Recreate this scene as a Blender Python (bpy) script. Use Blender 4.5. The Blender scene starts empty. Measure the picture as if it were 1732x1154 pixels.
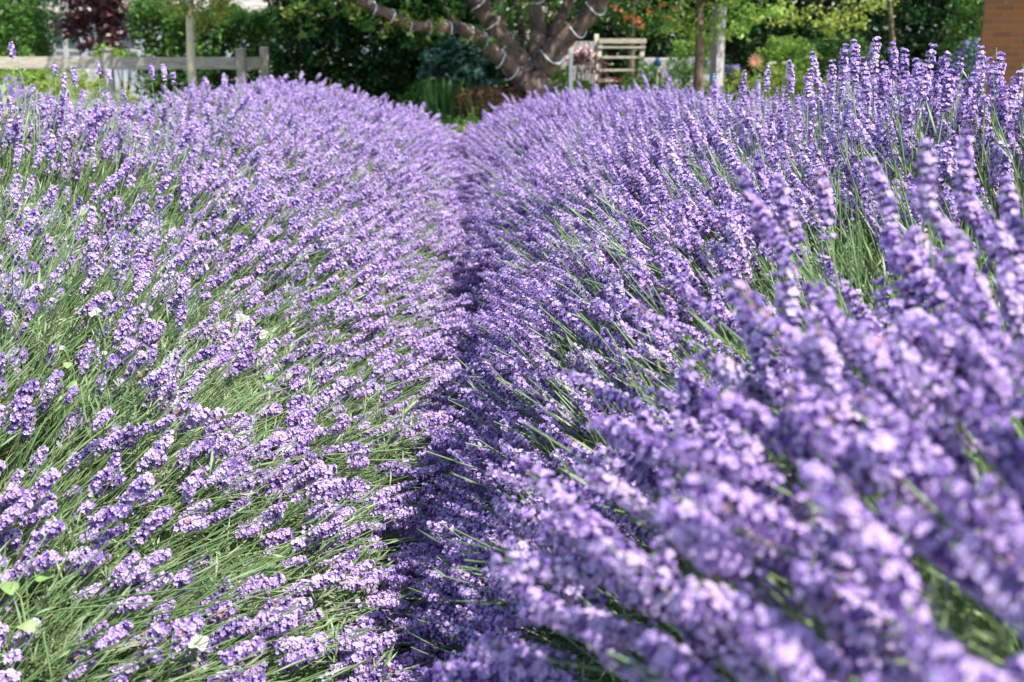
import bpy, math, random
import numpy as np
from mathutils import Vector, Matrix, Quaternion, Euler
R = math.radians
scene = bpy.context.scene
COL = scene.collection

# ------------------------------------------------------------------ camera, sky, sun, exposure
F_PX, W_PX, H_PX = 2000.0, 1732.0, 1154.0
CAM = Vector((0, 0, 1.0))
PITCH = math.atan((577 - 40) / F_PX)
YAW = math.atan((866 - 785) / (F_PX / math.cos(PITCH)))
cd = bpy.data.cameras.new('camera')
cam = bpy.data.objects.new('camera', cd)
COL.objects.link(cam)
cam.location = CAM
cam.rotation_euler = (R(90) - PITCH, 0, -YAW)
cd.sensor_width = 36
cd.lens = 36 * F_PX / W_PX
cd.clip_start = 0.02
cd.clip_end = 800
cd.dof.use_dof = True
cd.dof.focus_distance = 1.95
cd.dof.aperture_fstop = 7.6
scene.camera = cam

SUN_EL, SUN_AZ = R(54), R(129)          # azimuth clockwise from +Y: from the right, a little behind the camera
world = bpy.data.worlds.new('World')
scene.world = world
world.use_nodes = True
wn = world.node_tree
sky = wn.nodes.new('ShaderNodeTexSky')
sky.sky_type = 'NISHITA'
sky.sun_disc = False
sky.sun_elevation = SUN_EL
sky.sun_rotation = SUN_AZ
bg = wn.nodes['Background']
wn.links.new(sky.outputs[0], bg.inputs[0])
bg.inputs[1].default_value = 0.15
sd = bpy.data.lights.new('sun', 'SUN')
sd.energy = 4.5
sd.angle = R(0.53)
sd.color = (1.0, 0.965, 0.9)
sun = bpy.data.objects.new('sun', sd)
COL.objects.link(sun)
sdir = Vector((math.sin(SUN_AZ) * math.cos(SUN_EL), math.cos(SUN_AZ) * math.cos(SUN_EL), math.sin(SUN_EL)))
sun.rotation_euler = sdir.to_track_quat('Z', 'Y').to_euler()
sun.location = sdir * 30
scene.view_settings.view_transform = 'Standard'
scene.view_settings.look = 'None'
scene.view_settings.gamma = 1
scene.view_settings.exposure = 1.27
scene.render.engine = 'CYCLES'
scene.cycles.max_bounces = 6
scene.cycles.diffuse_bounces = 3
scene.cycles.glossy_bounces = 2
scene.cycles.transmission_bounces = 3
scene.cycles.transparent_max_bounces = 4

rng = np.random.default_rng(11)
rnd = random.Random(5)

# camera basis, for turning a pixel of the photograph into a place at a given distance along the row
_rot = Euler((R(90) - PITCH, 0, -YAW)).to_matrix()
CX, CY, CZ = _rot.col[0], _rot.col[1], -_rot.col[2]


def at(px, py, Y):
    d = CZ + CX * ((px - 866) / F_PX) + CY * ((577 - py) / F_PX)
    return CAM + d * (Y / d.y)


def project(P):
    P = np.asarray(P) - np.array(CAM)
    x, y, z = P @ np.array(CX), P @ np.array(CY), P @ np.array(CZ)
    z = np.where(np.abs(z) < 1e-4, 1e-4, z)
    return 866 + F_PX * x / z, 577 - F_PX * y / z, z


# ------------------------------------------------------------------ helpers
def tag(o, label=None, cat=None, group=None, kind=None):
    if label: o['label'] = label
    if cat: o['category'] = cat
    if group: o['group'] = group
    if kind: o['kind'] = kind
    return o


class MB:
    """collects verts / faces for one mesh object"""
    def __init__(s):
        s.v, s.f, s.m = [], [], []

    def add(s, verts, faces, mi=0):
        n = len(s.v)
        s.v.extend([tuple(p) for p in verts])
        s.f.extend([tuple(i + n for i in f) for f in faces])
        s.m.extend([mi] * len(faces))

    def box(s, c, size, rz=0.0, rx=0.0, ry=0.0, mi=0, jit=0.0):
        M = Euler((rx, ry, rz)).to_matrix()
        c = Vector(c)
        b = 0.06 * min(size)
        vs = []
        for sz in (-1, 1):
            for sx, sy in ((-1, -1), (1, -1), (1, 1), (-1, 1)):
                p = Vector((sx * size[0] / 2, sy * size[1] / 2, sz * size[2] / 2))
                if jit: p += Vector([rnd.uniform(-jit, jit) for _ in range(3)])
                vs.append(c + M @ p)
        s.add(vs, [(3, 2, 1, 0), (4, 5, 6, 7), (0, 1, 5, 4), (1, 2, 6, 5), (2, 3, 7, 6), (3, 0, 4, 7)], mi)

    def tube(s, pts, rad, n=8, mi=0, wob=0.0, cap=True):
        pts = [Vector(p) for p in pts]
        k = len(pts)
        if not hasattr(rad, '__len__'): rad = [rad] * k
        up = None
        vs, fs = [], []
        for i, p in enumerate(pts):
            t = (pts[min(i + 1, k - 1)] - pts[max(i - 1, 0)]).normalized()
            if up is None:
                up = t.orthogonal().normalized()
            else:
                up = (up - t * up.dot(t)).normalized()
            b = t.cross(up)
            for j in range(n):
                a = 2 * math.pi * j / n
                r = rad[i] * (1 + (rnd.uniform(-wob, wob) if wob else 0))
                vs.append(p + (up * math.cos(a) + b * math.sin(a)) * r)
        for i in range(k - 1):
            for j in range(n):
                a, b2 = i * n + j, i * n + (j + 1) % n
                fs.append((a, b2, b2 + n, a + n))
        if cap:
            fs.append(tuple(range(n - 1, -1, -1)))
            fs.append(tuple((k - 1) * n + j for j in range(n)))
        s.add(vs, fs, mi)

    def mesh(s, name, mats, smooth=False):
        me = bpy.data.meshes.new(name)
        me.from_pydata(s.v, [], s.f)
        for m in mats: me.materials.append(m)
        me.polygons.foreach_set('material_index', s.m)
        if smooth: me.polygons.foreach_set('use_smooth', [True] * len(s.f))
        me.update()
        return me

    def build(s, name, mats, parent=None, smooth=False, bevel=0):
        if not isinstance(mats, (list, tuple)): mats = [mats]
        o = bpy.data.objects.new(name, s.mesh(name, mats, smooth))
        COL.objects.link(o)
        if parent is not None: put_under(o, parent)
        if bevel:
            b = o.modifiers.new('bevel', 'BEVEL'); b.width = bevel; b.segments = 2; b.limit_method = 'ANGLE'
        return o


def put_under(o, parent):
    # geometry is written in world coordinates: shift it into the parent's frame
    off = Vector((0, 0, 0))
    p = parent
    while p is not None:
        off += Vector(p.location); p = p.parent
    if o.type == 'MESH' and not o.get('_local'):
        o.data.transform(Matrix.Translation(-off))
    o.parent = parent


def empty(name, loc, label, cat, group=None):
    o = bpy.data.objects.new(name, None)
    o.empty_display_size = 0.1
    COL.objects.link(o)
    o.location = loc
    return tag(o, label, cat, group)


def np_mesh(name, V, Fa, mats, mi=None, smooth=False):
    """V (n,3), Fa (m,k) all faces with k corners"""
    me = bpy.data.meshes.new(name)
    m, k = Fa.shape
    me.vertices.add(len(V)); me.vertices.foreach_set('co', np.ascontiguousarray(V, dtype=np.float32).ravel())
    me.loops.add(m * k); me.loops.foreach_set('vertex_index', np.ascontiguousarray(Fa, dtype=np.int32).ravel())
    me.polygons.add(m); me.polygons.foreach_set('loop_start', np.arange(0, m * k, k, dtype=np.int32))
    for x in mats: me.materials.append(x)
    if mi is not None: me.polygons.foreach_set('material_index', np.ascontiguousarray(mi, dtype=np.int32))
    if smooth: me.polygons.foreach_set('use_smooth', [True] * m)
    me.update(calc_edges=True)
    me.validate()
    return me


def gz(x, y):
    """height of the ground"""
    y = np.asarray(y, dtype=float)
    z = np.interp(y, [-40, 11, 16, 30, 60, 400], [0, 0, -0.35, -0.95, -1.2, -1.2])
    return z


# ------------------------------------------------------------------ materials
def new_mat(name):
    m = bpy.data.materials.new(name); m.use_nodes = True
    nt = m.node_tree
    return m, nt, nt.nodes['Principled BSDF'], nt.nodes['Material Output']


def ramp(nt, stops):
    r = nt.nodes.new('ShaderNodeValToRGB')
    e = r.color_ramp.elements
    while len(e) < len(stops): e.new(0.5)
    for el, (p, c) in zip(e, stops):
        el.position = p; el.color = (*c, 1)
    return r


def leaf_mat(name, cols, trans=0.45, rough=0.55, source='island', tcol=None, spec=0.35):
    m, nt, b, out = new_mat(name)
    if source == 'island':
        g = nt.nodes.new('ShaderNodeNewGeometry'); src = g.outputs['Random Per Island']
    elif source == 'both':
        g = nt.nodes.new('ShaderNodeNewGeometry'); oi = nt.nodes.new('ShaderNodeObjectInfo')
        mx = nt.nodes.new('ShaderNodeMath'); mx.operation = 'MULTIPLY_ADD'
        nt.links.new(g.outputs['Random Per Island'], mx.inputs[0]); mx.inputs[1].default_value = 0.5
        m2 = nt.nodes.new('ShaderNodeMath'); m2.operation = 'MULTIPLY'; m2.inputs[1].default_value = 0.5
        nt.links.new(oi.outputs['Random'], m2.inputs[0]); nt.links.new(m2.outputs[0], mx.inputs[2])
        src = mx.outputs[0]
    else:
        oi = nt.nodes.new('ShaderNodeObjectInfo'); src = oi.outputs['Random']
    n = len(cols)
    rp = ramp(nt, [(i / max(1, n - 1), c) for i, c in enumerate(cols)])
    nt.links.new(src, rp.inputs[0])
    nt.links.new(rp.outputs[0], b.inputs['Base Color'])
    b.inputs['Roughness'].default_value = rough
    b.inputs['Specular IOR Level'].default_value = spec
    if trans > 0:
        tr = nt.nodes.new('ShaderNodeBsdfTranslucent')
        if tcol:
            mxc = nt.nodes.new('ShaderNodeMix'); mxc.data_type = 'RGBA'; mxc.blend_type = 'MULTIPLY'
            mxc.inputs[0].default_value = 1
            nt.links.new(rp.outputs[0], mxc.inputs[6]); mxc.inputs[7].default_value = (*tcol, 1)
            nt.links.new(mxc.outputs[2], tr.inputs[0])
        else:
            nt.links.new(rp.outputs[0], tr.inputs[0])
        mix = nt.nodes.new('ShaderNodeMixShader'); mix.inputs[0].default_value = trans
        nt.links.new(b.outputs[0], mix.inputs[1]); nt.links.new(tr.outputs[0], mix.inputs[2])
        nt.links.new(mix.outputs[0], out.inputs[0])
    return m


def noise_mat(name, c1, c2, scale=8, stretch=(1, 1, 1), rough=0.8, bump=0.3, c3=None, detail=6, bscale=None):
    m, nt, b, out = new_mat(name)
    tc = nt.nodes.new('ShaderNodeTexCoord'); mp = nt.nodes.new('ShaderNodeMapping')
    mp.inputs['Scale'].default_value = stretch
    nt.links.new(tc.outputs['Object'], mp.inputs[0])
    no = nt.nodes.new('ShaderNodeTexNoise'); no.inputs['Scale'].default_value = scale; no.inputs['Detail'].default_value = detail
    nt.links.new(mp.outputs[0], no.inputs[0])
    stops = [(0.3, c1), (0.7, c2)] if c3 is None else [(0.3, c1), (0.5, c3), (0.7, c2)]
    rp = ramp(nt, stops)
    nt.links.new(no.outputs[0], rp.inputs[0]); nt.links.new(rp.outputs[0], b.inputs['Base Color'])
    b.inputs['Roughness'].default_value = rough
    bu = nt.nodes.new('ShaderNodeBump'); bu.inputs['Strength'].default_value = bump; bu.inputs['Distance'].default_value = 0.02
    nt.links.new(no.outputs[0], bu.inputs['Height']); nt.links.new(bu.outputs[0], b.inputs['Normal'])
    return m


M = {}
M['corolla'] = leaf_mat('lavender_petal', [(0.47, 0.31, 0.64), (0.57, 0.41, 0.72), (0.66, 0.51, 0.77), (0.75, 0.62, 0.82)], 0.42, 0.6, 'both', spec=0.2)
M['calyx'] = leaf_mat('lavender_calyx', [(0.12, 0.065, 0.26), (0.20, 0.115, 0.38), (0.29, 0.18, 0.47), (0.37, 0.31, 0.48)], 0.35, 0.7, 'both', spec=0.2)
M['withered'] = leaf_mat('withered_petal', [(0.24, 0.12, 0.13), (0.38, 0.24, 0.22)], 0.2, 0.8)
M['stem'] = leaf_mat('lavender_stem_green', [(0.10, 0.18, 0.06), (0.20, 0.31, 0.12), (0.34, 0.44, 0.21)], 0.25, 0.5, 'both')
M['lleaf'] = leaf_mat('lavender_leaf_green', [(0.12, 0.18, 0.08), (0.21, 0.28, 0.14), (0.30, 0.36, 0.22), (0.36, 0.36, 0.20)], 0.25, 0.6, 'both')
M['straw'] = leaf_mat('dry_straw', [(0.30, 0.24, 0.13), (0.42, 0.36, 0.20)], 0.1, 0.8)
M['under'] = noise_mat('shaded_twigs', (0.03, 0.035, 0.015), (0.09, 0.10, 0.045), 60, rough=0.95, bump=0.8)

# ------------------------------------------------------------------ lavender: flower heads and stems
def rot_to(d):
    """matrix with local z along d"""
    return Vector(d).to_track_quat('Z', 'Y').to_matrix()


def floret(mb, base, d, open_, s=1.0):
    """one small flower: a ribbed calyx, and for an open one two upper and three lower petals"""
    Mx = rot_to(d) @ Matrix.Rotation(rnd.uniform(0, 6.28), 3, 'Z')
    Lc = 0.0062 * s * rnd.uniform(0.85, 1.15)
    vs, n = [], 5
    for z, r in ((0, 0.0008), (0.5, 0.0019), (1.0, 0.0014)):
        for j in range(n):
            a = 2 * math.pi * (j + 0.5 * (z == 0.5)) / n
            vs.append(base + Mx @ Vector((math.cos(a) * r * s, math.sin(a) * r * s, z * Lc)))
    fs = []
    for i in range(2):
        for j in range(n):
            fs.append((i * n + j, i * n + (j + 1) % n, (i + 1) * n + (j + 1) % n, (i + 1) * n + j))
    fs.append(tuple(2 * n + j for j in range(n)))
    mb.add(vs, fs, 0)
    if open_:
        tip = base + Mx @ Vector((0, 0, Lc))
        mi = 1 if rnd.random() > 0.025 else 3
        sz = 0.0036 * s * rnd.uniform(0.8, 1.25)
        for j in range(5):
            a = 2 * math.pi * j / 5 + rnd.uniform(-.25, .25)
            up = rnd.uniform(-0.1, 0.75)
            o = Vector((math.cos(a), math.sin(a), up)).normalized()
            t = Vector((-math.sin(a), math.cos(a), 0))
            w = sz * 0.42
            p0 = tip + Mx @ (o * 0.0004)
            p1 = tip + Mx @ (o * sz * 0.6 + t * w)
            p2 = tip + Mx @ (o * sz * 1.0 + Vector((0, 0, -0.0006)))
            p3 = tip + Mx @ (o * sz * 0.6 - t * w)
            mb.add([p0, p1, p2, p3], [(0, 1, 2, 3)], mi)


def head_mb(plump, seed, L, opening=0.6):
    rnd.seed(seed)
    mb = MB()
    n = int(round(L / (0.0064 if plump else 0.0070)))
    bend = Vector((rnd.uniform(-1, 1), rnd.uniform(-1, 1), 0)) * 0.10 * L
    zs = []
    z = 0.0
    for k in range(n):
        zs.append(z)
        z += (L / n) * rnd.uniform(0.85, 1.15)
    if rnd.random() < 0.55:                       # a lone ring of flowers lower on the stem
        zs.insert(0, -rnd.uniform(0.010, 0.016))
    for k, z in enumerate(zs):
        t = max(0, z) / L
        prof = (0.62 + 0.55 * math.sin(math.pi * min(1, t * 0.95 + 0.12))) if t < 0.9 else 0.5
        m = max(4, int(round((13 if plump else 12) * prof * (0.6 if z < 0 else 1))))
        c = bend * t * t + Vector((0, 0, z))
        for j in range(m):
            if rnd.random() < 0.07: continue
            a = 2 * math.pi * (j + rnd.uniform(-.3, .3)) / m + k * 0.8
            tilt = R(rnd.uniform(42, 82)) if t < 0.85 else R(rnd.uniform(10, 55))
            if plump: tilt *= 1.05
            d = Vector((math.cos(a) * math.sin(tilt), math.sin(a) * math.sin(tilt), math.cos(tilt)))
            s = (1.12 if plump else 0.84) * (0.75 + 0.35 * prof) * rnd.uniform(0.85, 1.15)
            floret(mb, c + Vector((math.cos(a), math.sin(a), 0)) * 0.0014, d, rnd.random() < opening, s)
    return mb


def stem_mb(seed, L, headL):
    rnd.seed(seed + 500)
    mb = MB()
    bx, by = rnd.uniform(-1, 1) * 0.02, rnd.uniform(-1, 1) * 0.02
    pts = [Vector((0, 0, headL * 0.9))]
    for k in range(7):
        t = k / 6
        pts.append(Vector((bx * t * t * 1.6, by * t * t * 1.6, -L * t)))
    mb.tube(pts, [0.0006, 0.0009] + [0.0011] * 6, 5, 2)
    for k in range(2):                              # a pair of narrow leaves low on the stem
        z = -L * rnd.uniform(0.6, 0.85)
        a = rnd.uniform(0, 6.28)
        o = Vector((math.cos(a), math.sin(a), 0)); t = Vector((-math.sin(a), math.cos(a), 0))
        b = Vector((bx * 0.8, by * 0.8, z))
        q = [b, b + o * .012 + t * .0018 + Vector((0, 0, .018)), b + o * .022 + Vector((0, 0, .042)), b + o * .012 - t * .0018 + Vector((0, 0, .018))]
        mb.add(q, [(0, 1, 2, 3)], 2)
    return mb


MATS = [M['calyx'], M['corolla'], M['stem'], M['withered']]
VAR = []        # (plump, head length, head mesh, stem mesh, joined mesh)
for i in range(18):
    plump = i < 9
    rnd.seed(100 + i)
    L = rnd.uniform(0.034, 0.055) if plump else rnd.uniform(0.055, 0.082)
    if i in (2, 7): L *= 0.7
    h = head_mb(plump, 10 + i, L, rnd.uniform(0.4, 0.95))
    st = stem_mb(i, 0.30 + 0.06 * rnd.random(), L)
    hm = h.mesh('flower_head', MATS)
    sm = st.mesh('lavender_stem', MATS, True)
    j = MB(); j.add(h.v, h.f); j.m = list(h.m); n0 = len(j.v)
    j.v += st.v; j.f += [tuple(a + n0 for a in f) for f in st.f]; j.m += st.m
    jm = j.mesh('lavender_%02d' % i, MATS)
    VAR.append((plump, L, hm, sm, jm))

# tufts of leaves and bunches of bare stems
def tuft_mesh(seed, name):
    rnd.seed(seed); mb = MB()
    for s in range(7):
        a0 = rnd.uniform(0, 6.28); ln = rnd.uniform(0.07, 0.13)
        d = Vector((math.cos(a0) * rnd.uniform(0, .55), math.sin(a0) * rnd.uniform(0, .55), 1)).normalized()
        mb.tube([Vector((0, 0, -0.05)), d * ln * 0.5, d * ln], [0.0012, 0.001, 0.0006], 4, 0)
        Mx = rot_to(d)
        for k in range(13):
            z = ln * rnd.uniform(0.1, 1.0)
            a = rnd.uniform(0, 6.28); ll = rnd.uniform(0.02, 0.042); w = rnd.uniform(0.0011, 0.0021)
            up = rnd.uniform(0.5, 1.8)
            o = (Mx @ Vector((math.cos(a), math.sin(a), up))).normalized()
            t = (Mx @ Vector((-math.sin(a), math.cos(a), 0)))
            b = d * z; cup = Mx @ Vector((0, 0, 0.004))
            mb.add([b, b + o * ll * .45 + t * w, b + o * ll - cup, b + o * ll * .45 - t * w], [(0, 1, 2, 3)], 1)
    return mb.mesh(name, [M['stem'], M['lleaf']])


def bunch_mesh(seed, name):
    rnd.seed(seed); mb = MB()
    for s in range(19):
        o = Vector((rnd.uniform(-.05, .05), rnd.uniform(-.05, .05), 0))
        d = Vector((rnd.gauss(0, .07), rnd.gauss(0, .07), 1))
        ln = rnd.uniform(0.22, 0.36)
        c = Vector((rnd.gauss(0, .012), rnd.gauss(0, .012), 0))
        z0 = rnd.uniform(-.12, -.04)
        pts = [o + d * (z0 - 0.14 + t * ln) + c * (4 * t * (1 - t)) for t in (0, .33, .66, 1)]
        mb.tube(pts, [0.0012, 0.0011, 0.001, 0.0007], 4, 0 if rnd.random() < .97 else 2)
        for k in range(3):
            t = rnd.random()
            b = o + d * (z0 - 0.14 + t * ln)
            a = rnd.uniform(0, 6.28); ll = rnd.uniform(.025, .05); w = rnd.uniform(.0008, .0014)
            od = Vector((math.cos(a) * .5, math.sin(a) * .5, 1)).normalized(); tt = Vector((-math.sin(a), math.cos(a), 0))
            mb.add([b, b + od * ll * .5 + tt * w, b + od * ll, b + od * ll * .5 - tt * w], [(0, 1, 2, 3)], 1)
    return mb.mesh(name, [M['stem'], M['lleaf'], M['straw']])


# ------------------------------------------------------------------ the rows as height profiles
Y_END = 9.4
LW, RW = 1.25, 1.1           # half widths of the rows beside the furrow


def furrow_x(Y):
    Y = np.asarray(Y, float)
    return np.interp(Y, [0, 1.3, 1.7, 2.8, 4, 9.5], [-.11, -.09, -.05, 0.02, 0.0, 0.0]) + .022 * np.sin(Y * 6.3) + .012 * np.sin(Y * 15.1 + 1)


def height(x, Y, row):
    """height of the flowers; row 0,1,2.. to the left, 10,11.. to the right"""
    x = np.asarray(x, float); Y = np.asarray(Y, float)
    if row < 10:
        d = furrow_x(Y) - x - row * 2 * LW
        d = np.where(d > LW, 2 * LW - d, d)
        H = np.interp(Y, [0, 1.2, 2.2, 3, 5, 9.5], [.74, .78, .87, .885, .735, .59])
        w = 0.74
        if row > 0: H = H * np.interp(Y, [0, 3, 4.5, 6, 9.5], [.84, .88, 1.0, 1.1, 1.22])
    else:
        d = x - furrow_x(Y) - (row - 10) * 2 * RW
        d = np.where(d > RW, 2 * RW - d, d)
        H = np.interp(Y, [0, .8, 2.2, 3, 5, 9.5], [.88, .90, .88, .80, .62, .43])
        w = np.interp(Y, [0, .55, .9, 1.2, 9.5], [.17, .20, .31, .39, .42])
        if row > 10: H = H * .9
    h0 = np.interp(Y, [0, 3, 9.5], [.07, .08, .06])
    dd = np.maximum(d, 0)
    h = h0 + (H - h0) * (1 - np.exp(-dd / w))
    if row >= 10:                    # the flank beside the furrow stands steep, then rounds over
        st_ = .42 * (H - h0)
        w2 = np.where(w > .3, w * 1.35, w)
        dd = np.maximum(d - .035, 0)
        h = h0 + st_ * (1 - np.exp(-dd / .085)) + (H - h0 - st_) * (1 - np.exp(-dd / w2))
    # round the nose of the row off at its end
    e = np.clip((Y_END - Y) / 0.5, 0, 1)
    h = h * (0.45 + 0.55 * np.sqrt(e))
    # soft bumps, one per plant
    h = h + 0.045 * np.sin(Y * 5.1 + row + 1.5 * np.sin(x * 2.1)) * np.clip(dd / .4, 0, 1) + 0.02 * np.sin(x * 9 + Y * 3.3)
    return h, d, H


def sample_row(row, dens, y0, y1):
    half = LW if row < 10 else RW
    width = 2 * half
    n = rng.poisson(dens * width * (y1 - y0))
    u = rng.uniform(-0.03, width, n); Y = rng.uniform(y0, y1, n)
    if row < 10: x = furrow_x(Y) - row * width - u
    else: x = furrow_x(Y) + (row - 10) * width + u
    return x, Y, u


HP, HD, HV, HS, HSIDE, HROW = [], [], [], [], [], []
for row, dens in ((0, 1750), (1, 520), (2, 380), (3, 300), (10, 2300), (11, 300)):
    x, Y, u = sample_row(row, dens, 0.15 if row in (0, 10) else 1.2, Y_END)
    if row in (0, 10):               # heads that have sunk into the furrow
        nf = 1500 if row == 10 else 700
        Yf = rng.uniform(.9, Y_END, nf); uf = rng.uniform(-.05, .13, nf)
        x = np.concatenate([x, furrow_x(Yf) + (uf if row == 10 else -uf)]); Y = np.concatenate([Y, Yf]); u = np.concatenate([u, uf])
    h, d, H = height(x, Y, row)
    # thin out: behind the crest little is seen; the near left is open
    half = LW if row < 10 else RW
    keep = np.ones(len(x))
    keep[u > half * 1.05] *= 0.35
    if row == 0:
        near = np.interp(Y, [0, 1.35, 1.6, 2.0, 2.8, 4.5], [.62, .60, .42, .32, .55, .8])
        side = np.interp(d, [0, .12, .35, .7], [2.2, 1.8, 1.15, .8])
        keep *= near * side
        # loose patches where the stems lie open
        pn = 0.5 + 0.5 * np.sin(x * 7 + 1.3) * np.sin(Y * 6 + .4)
        keep *= np.where(Y < 2.6, 0.7 + 0.5 * pn, 1)
    if row == 10:
        keep *= np.interp(Y, [0, .7, 1.2, 2.2, 4], [.45, .50, .52, .62, .8])
        pn = 0.5 + 0.5 * np.sin(x * 9 + 2.6) * np.sin(Y * 7 + 1.0)
        keep *= np.where(Y < 1.7, 0.6 + 0.65 * pn, 1)
        keep *= np.where(d < .16, 1.5, 1)
        # where the stems part and show their green
        keep *= np.where(((x - .54) / .21) ** 2 + ((Y - 1.27) / .34) ** 2 < 1, .20, 1)
    k = rng.random(len(x)) < keep
    x, Y, u, h, d = x[k], Y[k], u[k], h[k], d[k]
    n = len(x)
    side = 1.0 if row < 10 else -1.0
    side = np.where(u > half, -side, side)
    sc = .8 if row < 10 else .5
    th = R(82) * np.exp(-np.maximum(d, 0) / sc) + rng.normal(0, R(11), n) + R(9) * np.sin(x * 6.1 + 1.7) * np.sin(Y * 4.3 + row)
    th = np.clip(th, R(-15), R(93))
    wild = rng.random(n) < .07
    th = np.where(wild, th * rng.uniform(.0, .9, n), th)
    fy = rng.normal(-.02, .18, n) + .20 * np.sin(x * 5.3 + Y * 3.1 + row) * np.sin(Y * 2.3) - (0.10 if row < 10 else 0.0) * np.exp(-Y / 3)
    D = np.stack([np.sin(th) * side, fy, np.cos(th)], 1)
    D /= np.linalg.norm(D, axis=1)[:, None]
    h = h + np.where(d < .1, rng.uniform(0, .07, n), 0)
    z = h + rng.normal(0, .022, n) - np.abs(rng.normal(0, .035, n)) + np.where(rng.random(n) < .06, rng.uniform(.02, .09, n), 0)
    P = np.stack([x, Y, np.maximum(z, .05)], 1)
    far = np.interp(Y, [0, 2, 5, 9.5], [1.0, 1.05, 1.12, 1.3])
    S = far * rng.uniform(.66, 1.12, n) * (np.interp(Y, [1.8, 4], [.88, 1.0]) if row < 10 else np.interp(Y, [.9, 1.6, 3], [1.0, .92, 1.0]))
    V = np.where(rng.random(n) < (np.interp(Y, [2.5, 4], [.96, .75]) if row < 10 else 0.12), rng.integers(0, 9, n), rng.integers(9, 18, n))
    HP.append(P); HD.append(D); HV.append(V); HS.append(S); HSIDE.append(np.full(n, row < 10)); HROW.append(np.full(n, row))

# stems read off the photograph: those that stand up against the trees behind
SKY = [(18, 62, 3.0, 0, 1), (318 / 3.46, 104, 3.3, 0, 2), (123, 104, 3.2, 0, 5), (107, 113, 3.0, 0, 4), (165, 98, 3.9, 0, 1),
       (255, 100, 4.0, 0, 3), (275, 101, 3.6, 0, 6), (182, 110, 3.4, 0, 8), (378, 118, 5.0, 0, 3), (292, 118, 3.8, 0, 2),
       (1428, 68, 2.0, 1, 11), (1450, 61, 1.95, 1, 12), (1477, 58, 1.9, 1, 13), (1511, 66, 2.0, 1, 14), (1534, 76, 1.9, 1, 9),
       (1577, 70, 1.75, 1, 10), (1599, 81, 1.8, 1, 12), (1626, 89, 1.8, 1, 15), (1663, 89, 1.85, 1, 16), (1692, 83, 1.75, 1, 17),
       (1378, 81, 2.3, 1, 11), (1338, 98, 2.5, 1, 12), (1411, 98, 2.3, 1, 10), (1366, 112, 2.3, 1, 13), (1300, 108, 2.8, 1, 14),
       (1256, 115, 3.1, 1, 15), (1210, 122, 3.5, 1, 16), (1725, 112, 1.7, 1, 9), (1465, 90, 1.9, 1, 16), (1556, 92, 1.85, 1, 12),
       (1609, 112, 1.7, 1, 14), (1493, 98, 1.9, 1, 17), (1645, 115, 1.75, 1, 11)]
extra_P, extra_D, extra_V, extra_S, extra_side = [], [], [], [], []
for px, py, Y, rt, v in SKY:
    L = VAR[v][1] * 1.05
    tipp = at(px, py, Y)
    d = Vector((rng.normal(0, .05) + (0.03 if not rt else -.04), rng.normal(0, .08), 1)).normalized()
    if px > 1570: d = Vector((0.14 + rng.normal(0, .05), rng.normal(0, .08), 1)).normalized()
    extra_P.append(tipp - d * L); extra_D.append(d); extra_V.append(v); extra_S.append(1.0 if rt else .76); extra_side.append(not rt)
# big out-of-focus heads close to the lens, lower right; (tip pixel, distance, direction in the picture, variant)
NEAR = [(1240, 285, .92, 118, 11), (1300, 300, .95, 112, 12), (1385, 285, .98, 100, 13), (1470, 262, .90, 108, 9), (1560, 235, .80, 96, 14),
        (1625, 215, .88, 93, 15), (1690, 300, .80, 100, 16), (1130, 470, 1.05, 140, 17), (1060, 505, 1.15, 145, 10), (1270, 350, .9, 125, 13),
        (1500, 560, .62, 128, 9), (1620, 540, .58, 122, 12), (1330, 640, .62, 136, 14), (1440, 640, .56, 132, 16), (1660, 690, .50, 125, 11),
        (1120, 880, .82, 142, 13), (1280, 800, .62, 140, 10), (1350, 700, .56, 135, 17), (1500, 830, .46, 135, 15), (1590, 900, .44, 132, 12),
        (1080, 950, .86, 145, 9), (1230, 1010, .68, 146, 14), (1400, 960, .50, 140, 11), (1540, 1060, .45, 138, 16), (1060, 1060, .84, 150, 12),
        (1640, 820, .44, 128, 13), (1180, 700, .78, 150, 9), (950, 620, 1.05, 152, 11), (1010, 660, 1.0, 156, 14), (1100, 650, .92, 150, 16),
        (1700, 560, .56, 118, 10), (1450, 740, .55, 134, 12), (820, 800, 1.15, 165, 13), (900, 860, 1.05, 163, 15)]
for px, py, dist, ang, v in NEAR:
    v2 = v
    L = VAR[v2][1] * .86
    tipp = at(px, py, dist)
    a = R(ang)
    dimg = CX * math.cos(a) + CY * math.sin(a) + CZ * rng.uniform(-.15, .25)
    d = dimg.normalized()
    extra_P.append(tipp - d * L); extra_D.append(d); extra_V.append(v2); extra_S.append(.86); extra_side.append(False)
ne = len(extra_P)
HP.append(np.array([tuple(p) for p in extra_P])); HD.append(np.array([tuple(p) for p in extra_D])); HV.append(np.array(extra_V))
HS.append(np.array(extra_S)); HSIDE.append(np.array(extra_side)); HROW.append(np.full(ne, 99))
HP, HD, HV, HS, HSIDE, HROW = map(np.concatenate, (HP, HD, HV, HS, HSIDE, HROW))
HV = HV.astype(int)
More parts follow.
